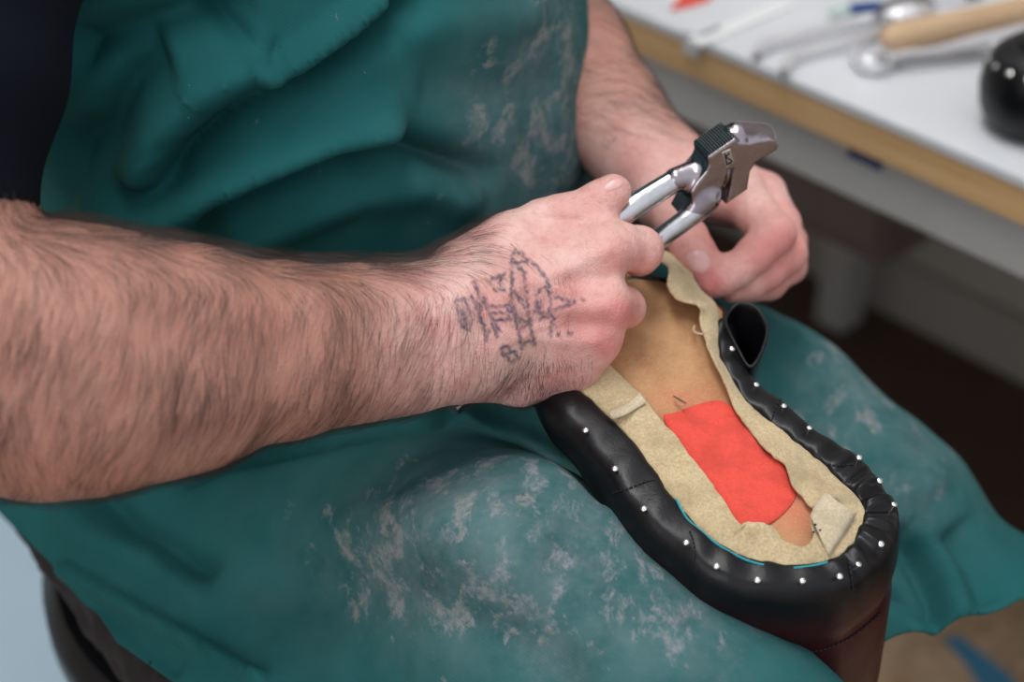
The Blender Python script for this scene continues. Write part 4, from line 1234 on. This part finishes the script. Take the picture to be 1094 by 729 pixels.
def sd_poly(x, y, pl):
    d = np.full(x.shape, 1e9)
    n = len(pl)
    for i in range(n):
        a, b = pl[i], pl[(i + 1) % n]; ab = b - a
        h = np.clip(((x - a[0]) * ab[0] + (y - a[1]) * ab[1]) / (ab @ ab), 0, 1)
        d = np.minimum(d, np.hypot(x - a[0] - h * ab[0], y - a[1] - h * ab[1]))
    return np.where(inpoly(x, y, pl), -d, d)
dome = np.array([h2(*a) for a in [(786, 150), (800, 152), (814, 149), (826, 147), (832, 151), (830, 160), (820, 160), (800, 160), (788, 158)]])
def head(p):
    q = p - H0; x = q @ e1; y = q @ e2; z = q @ hx
    # beak and hammer taper differently across the width
    d2 = sd_poly(x, y, ph2)
    cx_, cy_ = ph2.mean(0)
    zc = np.abs(z - wid / 2) - wid / 2
    rr = .0013
    a = np.maximum(d2 + rr, zc + rr)
    o = np.minimum(a, 0) + np.hypot(np.maximum(d2 + rr, 0), np.maximum(zc + rr, 0)) - rr
    # rounded crown of the beak
    c0, c1 = h2(796, 156), h2(822, 156)
    A0 = H0 + e1 * c0[0] + e2 * c0[1] + hx * wid / 2; A1 = H0 + e1 * c1[0] + e2 * c1[1] + hx * wid / 2
    cr_ = cone(p, A0, A1, .0088, .0078)
    o = smin(o, cr_, .003)
    # shoulder that carries the upper handle
    nk = cone(p, P(760, 182, .912), P(722, 192, .905), .0095, .0066)
    o = smin(o, nk, .004)
    nk2 = cone(p, P(754, 212, .912), P(736, 231, .912), .0080, .0060)
    return smin(o, nk2, .004)
V, Qp = surfnet(head, H0 - .055, H0 + .055, .0007)
V = project(head, V, 1)
hd = mesh_obj('hammer_head', V, Qp, M_chrome_refl, pin)
# knurled hammer face ridges on the block, and the square maker's mark
mb = MB()
for k in range(12):
    t = k / 11; a = np.array([760 + 26 * t, 166 - 18 * t])
    p0 = on_plane(a[0], a[1], H0, hx) + hx * .0012 + e2 * .0006
    p1 = p0 + hx * (wid - .0024)
    mb.tube([p0, p1], .00035, 6)
mb.obj('knurled_ridges', M_steel, hd)
mq = [(771, 163), (780, 159), (784, 173), (775, 179)]
V = [on_plane(x, y, H0, hx) - hx * .0004 for x, y in mq]; V += [v + hx * .0008 for v in V]
mb = MB(); mb.add(V, [(0, 1, 2, 3), (7, 6, 5, 4), (0, 4, 5, 1), (1, 5, 6, 2), (2, 6, 7, 3), (3, 7, 4, 0)]); mk = mb.obj('maker_mark', simple('stamped_steel', srgb(196, 192, 192), .35, .9), hd, smooth=False, bevel=.0002)
mb = MB()
for pl_ in ([(774, 164), (776, 174)], [(774, 168), (779, 163)], [(776, 168), (781, 171)], [(778, 175), (782, 172)], [(775, 176), (782, 172)]):
    mb.tube([on_plane(x, y, H0, hx) - hx * .0006 for x, y in pl_], .0004, 6)
mb.obj('stamped_strokes', M_thread, mk)
# bolt on the joint
mb = MB(); p = on_plane(757, 216, H0, hx) - hx * .0004; mb.lathe(p, -hx, [(.0035, -.001), (.0035, .0006), (.0026, .0012), (.0005, .0013)], 20); mb.obj('pivot', M_steel, pin)

# ------------------------------------------------------------------ light
w = bpy.data.worlds.new('room_light'); S.world = w; w.use_nodes = True
nt = w.node_tree; bg = nt.nodes['Background']
tc = nt.nodes.new('ShaderNodeTexCoord'); sp = nt.nodes.new('ShaderNodeSeparateXYZ'); nt.links.new(tc.outputs['Generated'], sp.inputs[0])
rp = nt.nodes.new('ShaderNodeValToRGB'); rp.color_ramp.elements[0].position = .25; rp.color_ramp.elements[0].color = (.22, .21, .20, 1)
rp.color_ramp.elements[1].position = .75; rp.color_ramp.elements[1].color = (.62, .64, .68, 1)
mp = nt.nodes.new('ShaderNodeMath'); mp.operation = 'MULTIPLY_ADD'; mp.inputs[1].default_value = .5; mp.inputs[2].default_value = .5
nt.links.new(sp.outputs['Z'], mp.inputs[0]); nt.links.new(mp.outputs[0], rp.inputs['Fac']); nt.links.new(rp.outputs['Color'], bg.inputs['Color'])
bg.inputs['Strength'].default_value = 1.25
def area(name, loc, target, size, power, col):
    l = bpy.data.lights.new(name, 'AREA'); l.shape = 'RECTANGLE'; l.size, l.size_y = size; l.energy = power; l.color = col
    o = bpy.data.objects.new(name, l); COL.objects.link(o); o.location = loc
    o.rotation_euler = (Vector(target) - Vector(loc)).to_track_quat('-Z', 'Y').to_euler(); return o
area('window_daylight', (1.3, 2.0, 2.3), (.2, .8, .7), (1.4, 1.0), 46, (.93, .97, 1.0))
area('side_fill', (-1.5, -1.3, 1.7), (.3, 1.2, .6), (1.8, 1.3), 16, (.95, .97, 1.0))  # added fill from behind the camera, lifts the bench front
area('ceiling_lamp', (-.1, .9, 2.6), (.1, .9, .6), (1.6, .5), 17, (1.0, .97, .93))

S.view_settings.view_transform = 'Standard'; S.view_settings.look = 'None'; S.view_settings.gamma = 1
S.view_settings.exposure = 0.16; S.view_settings.use_curve_mapping = False
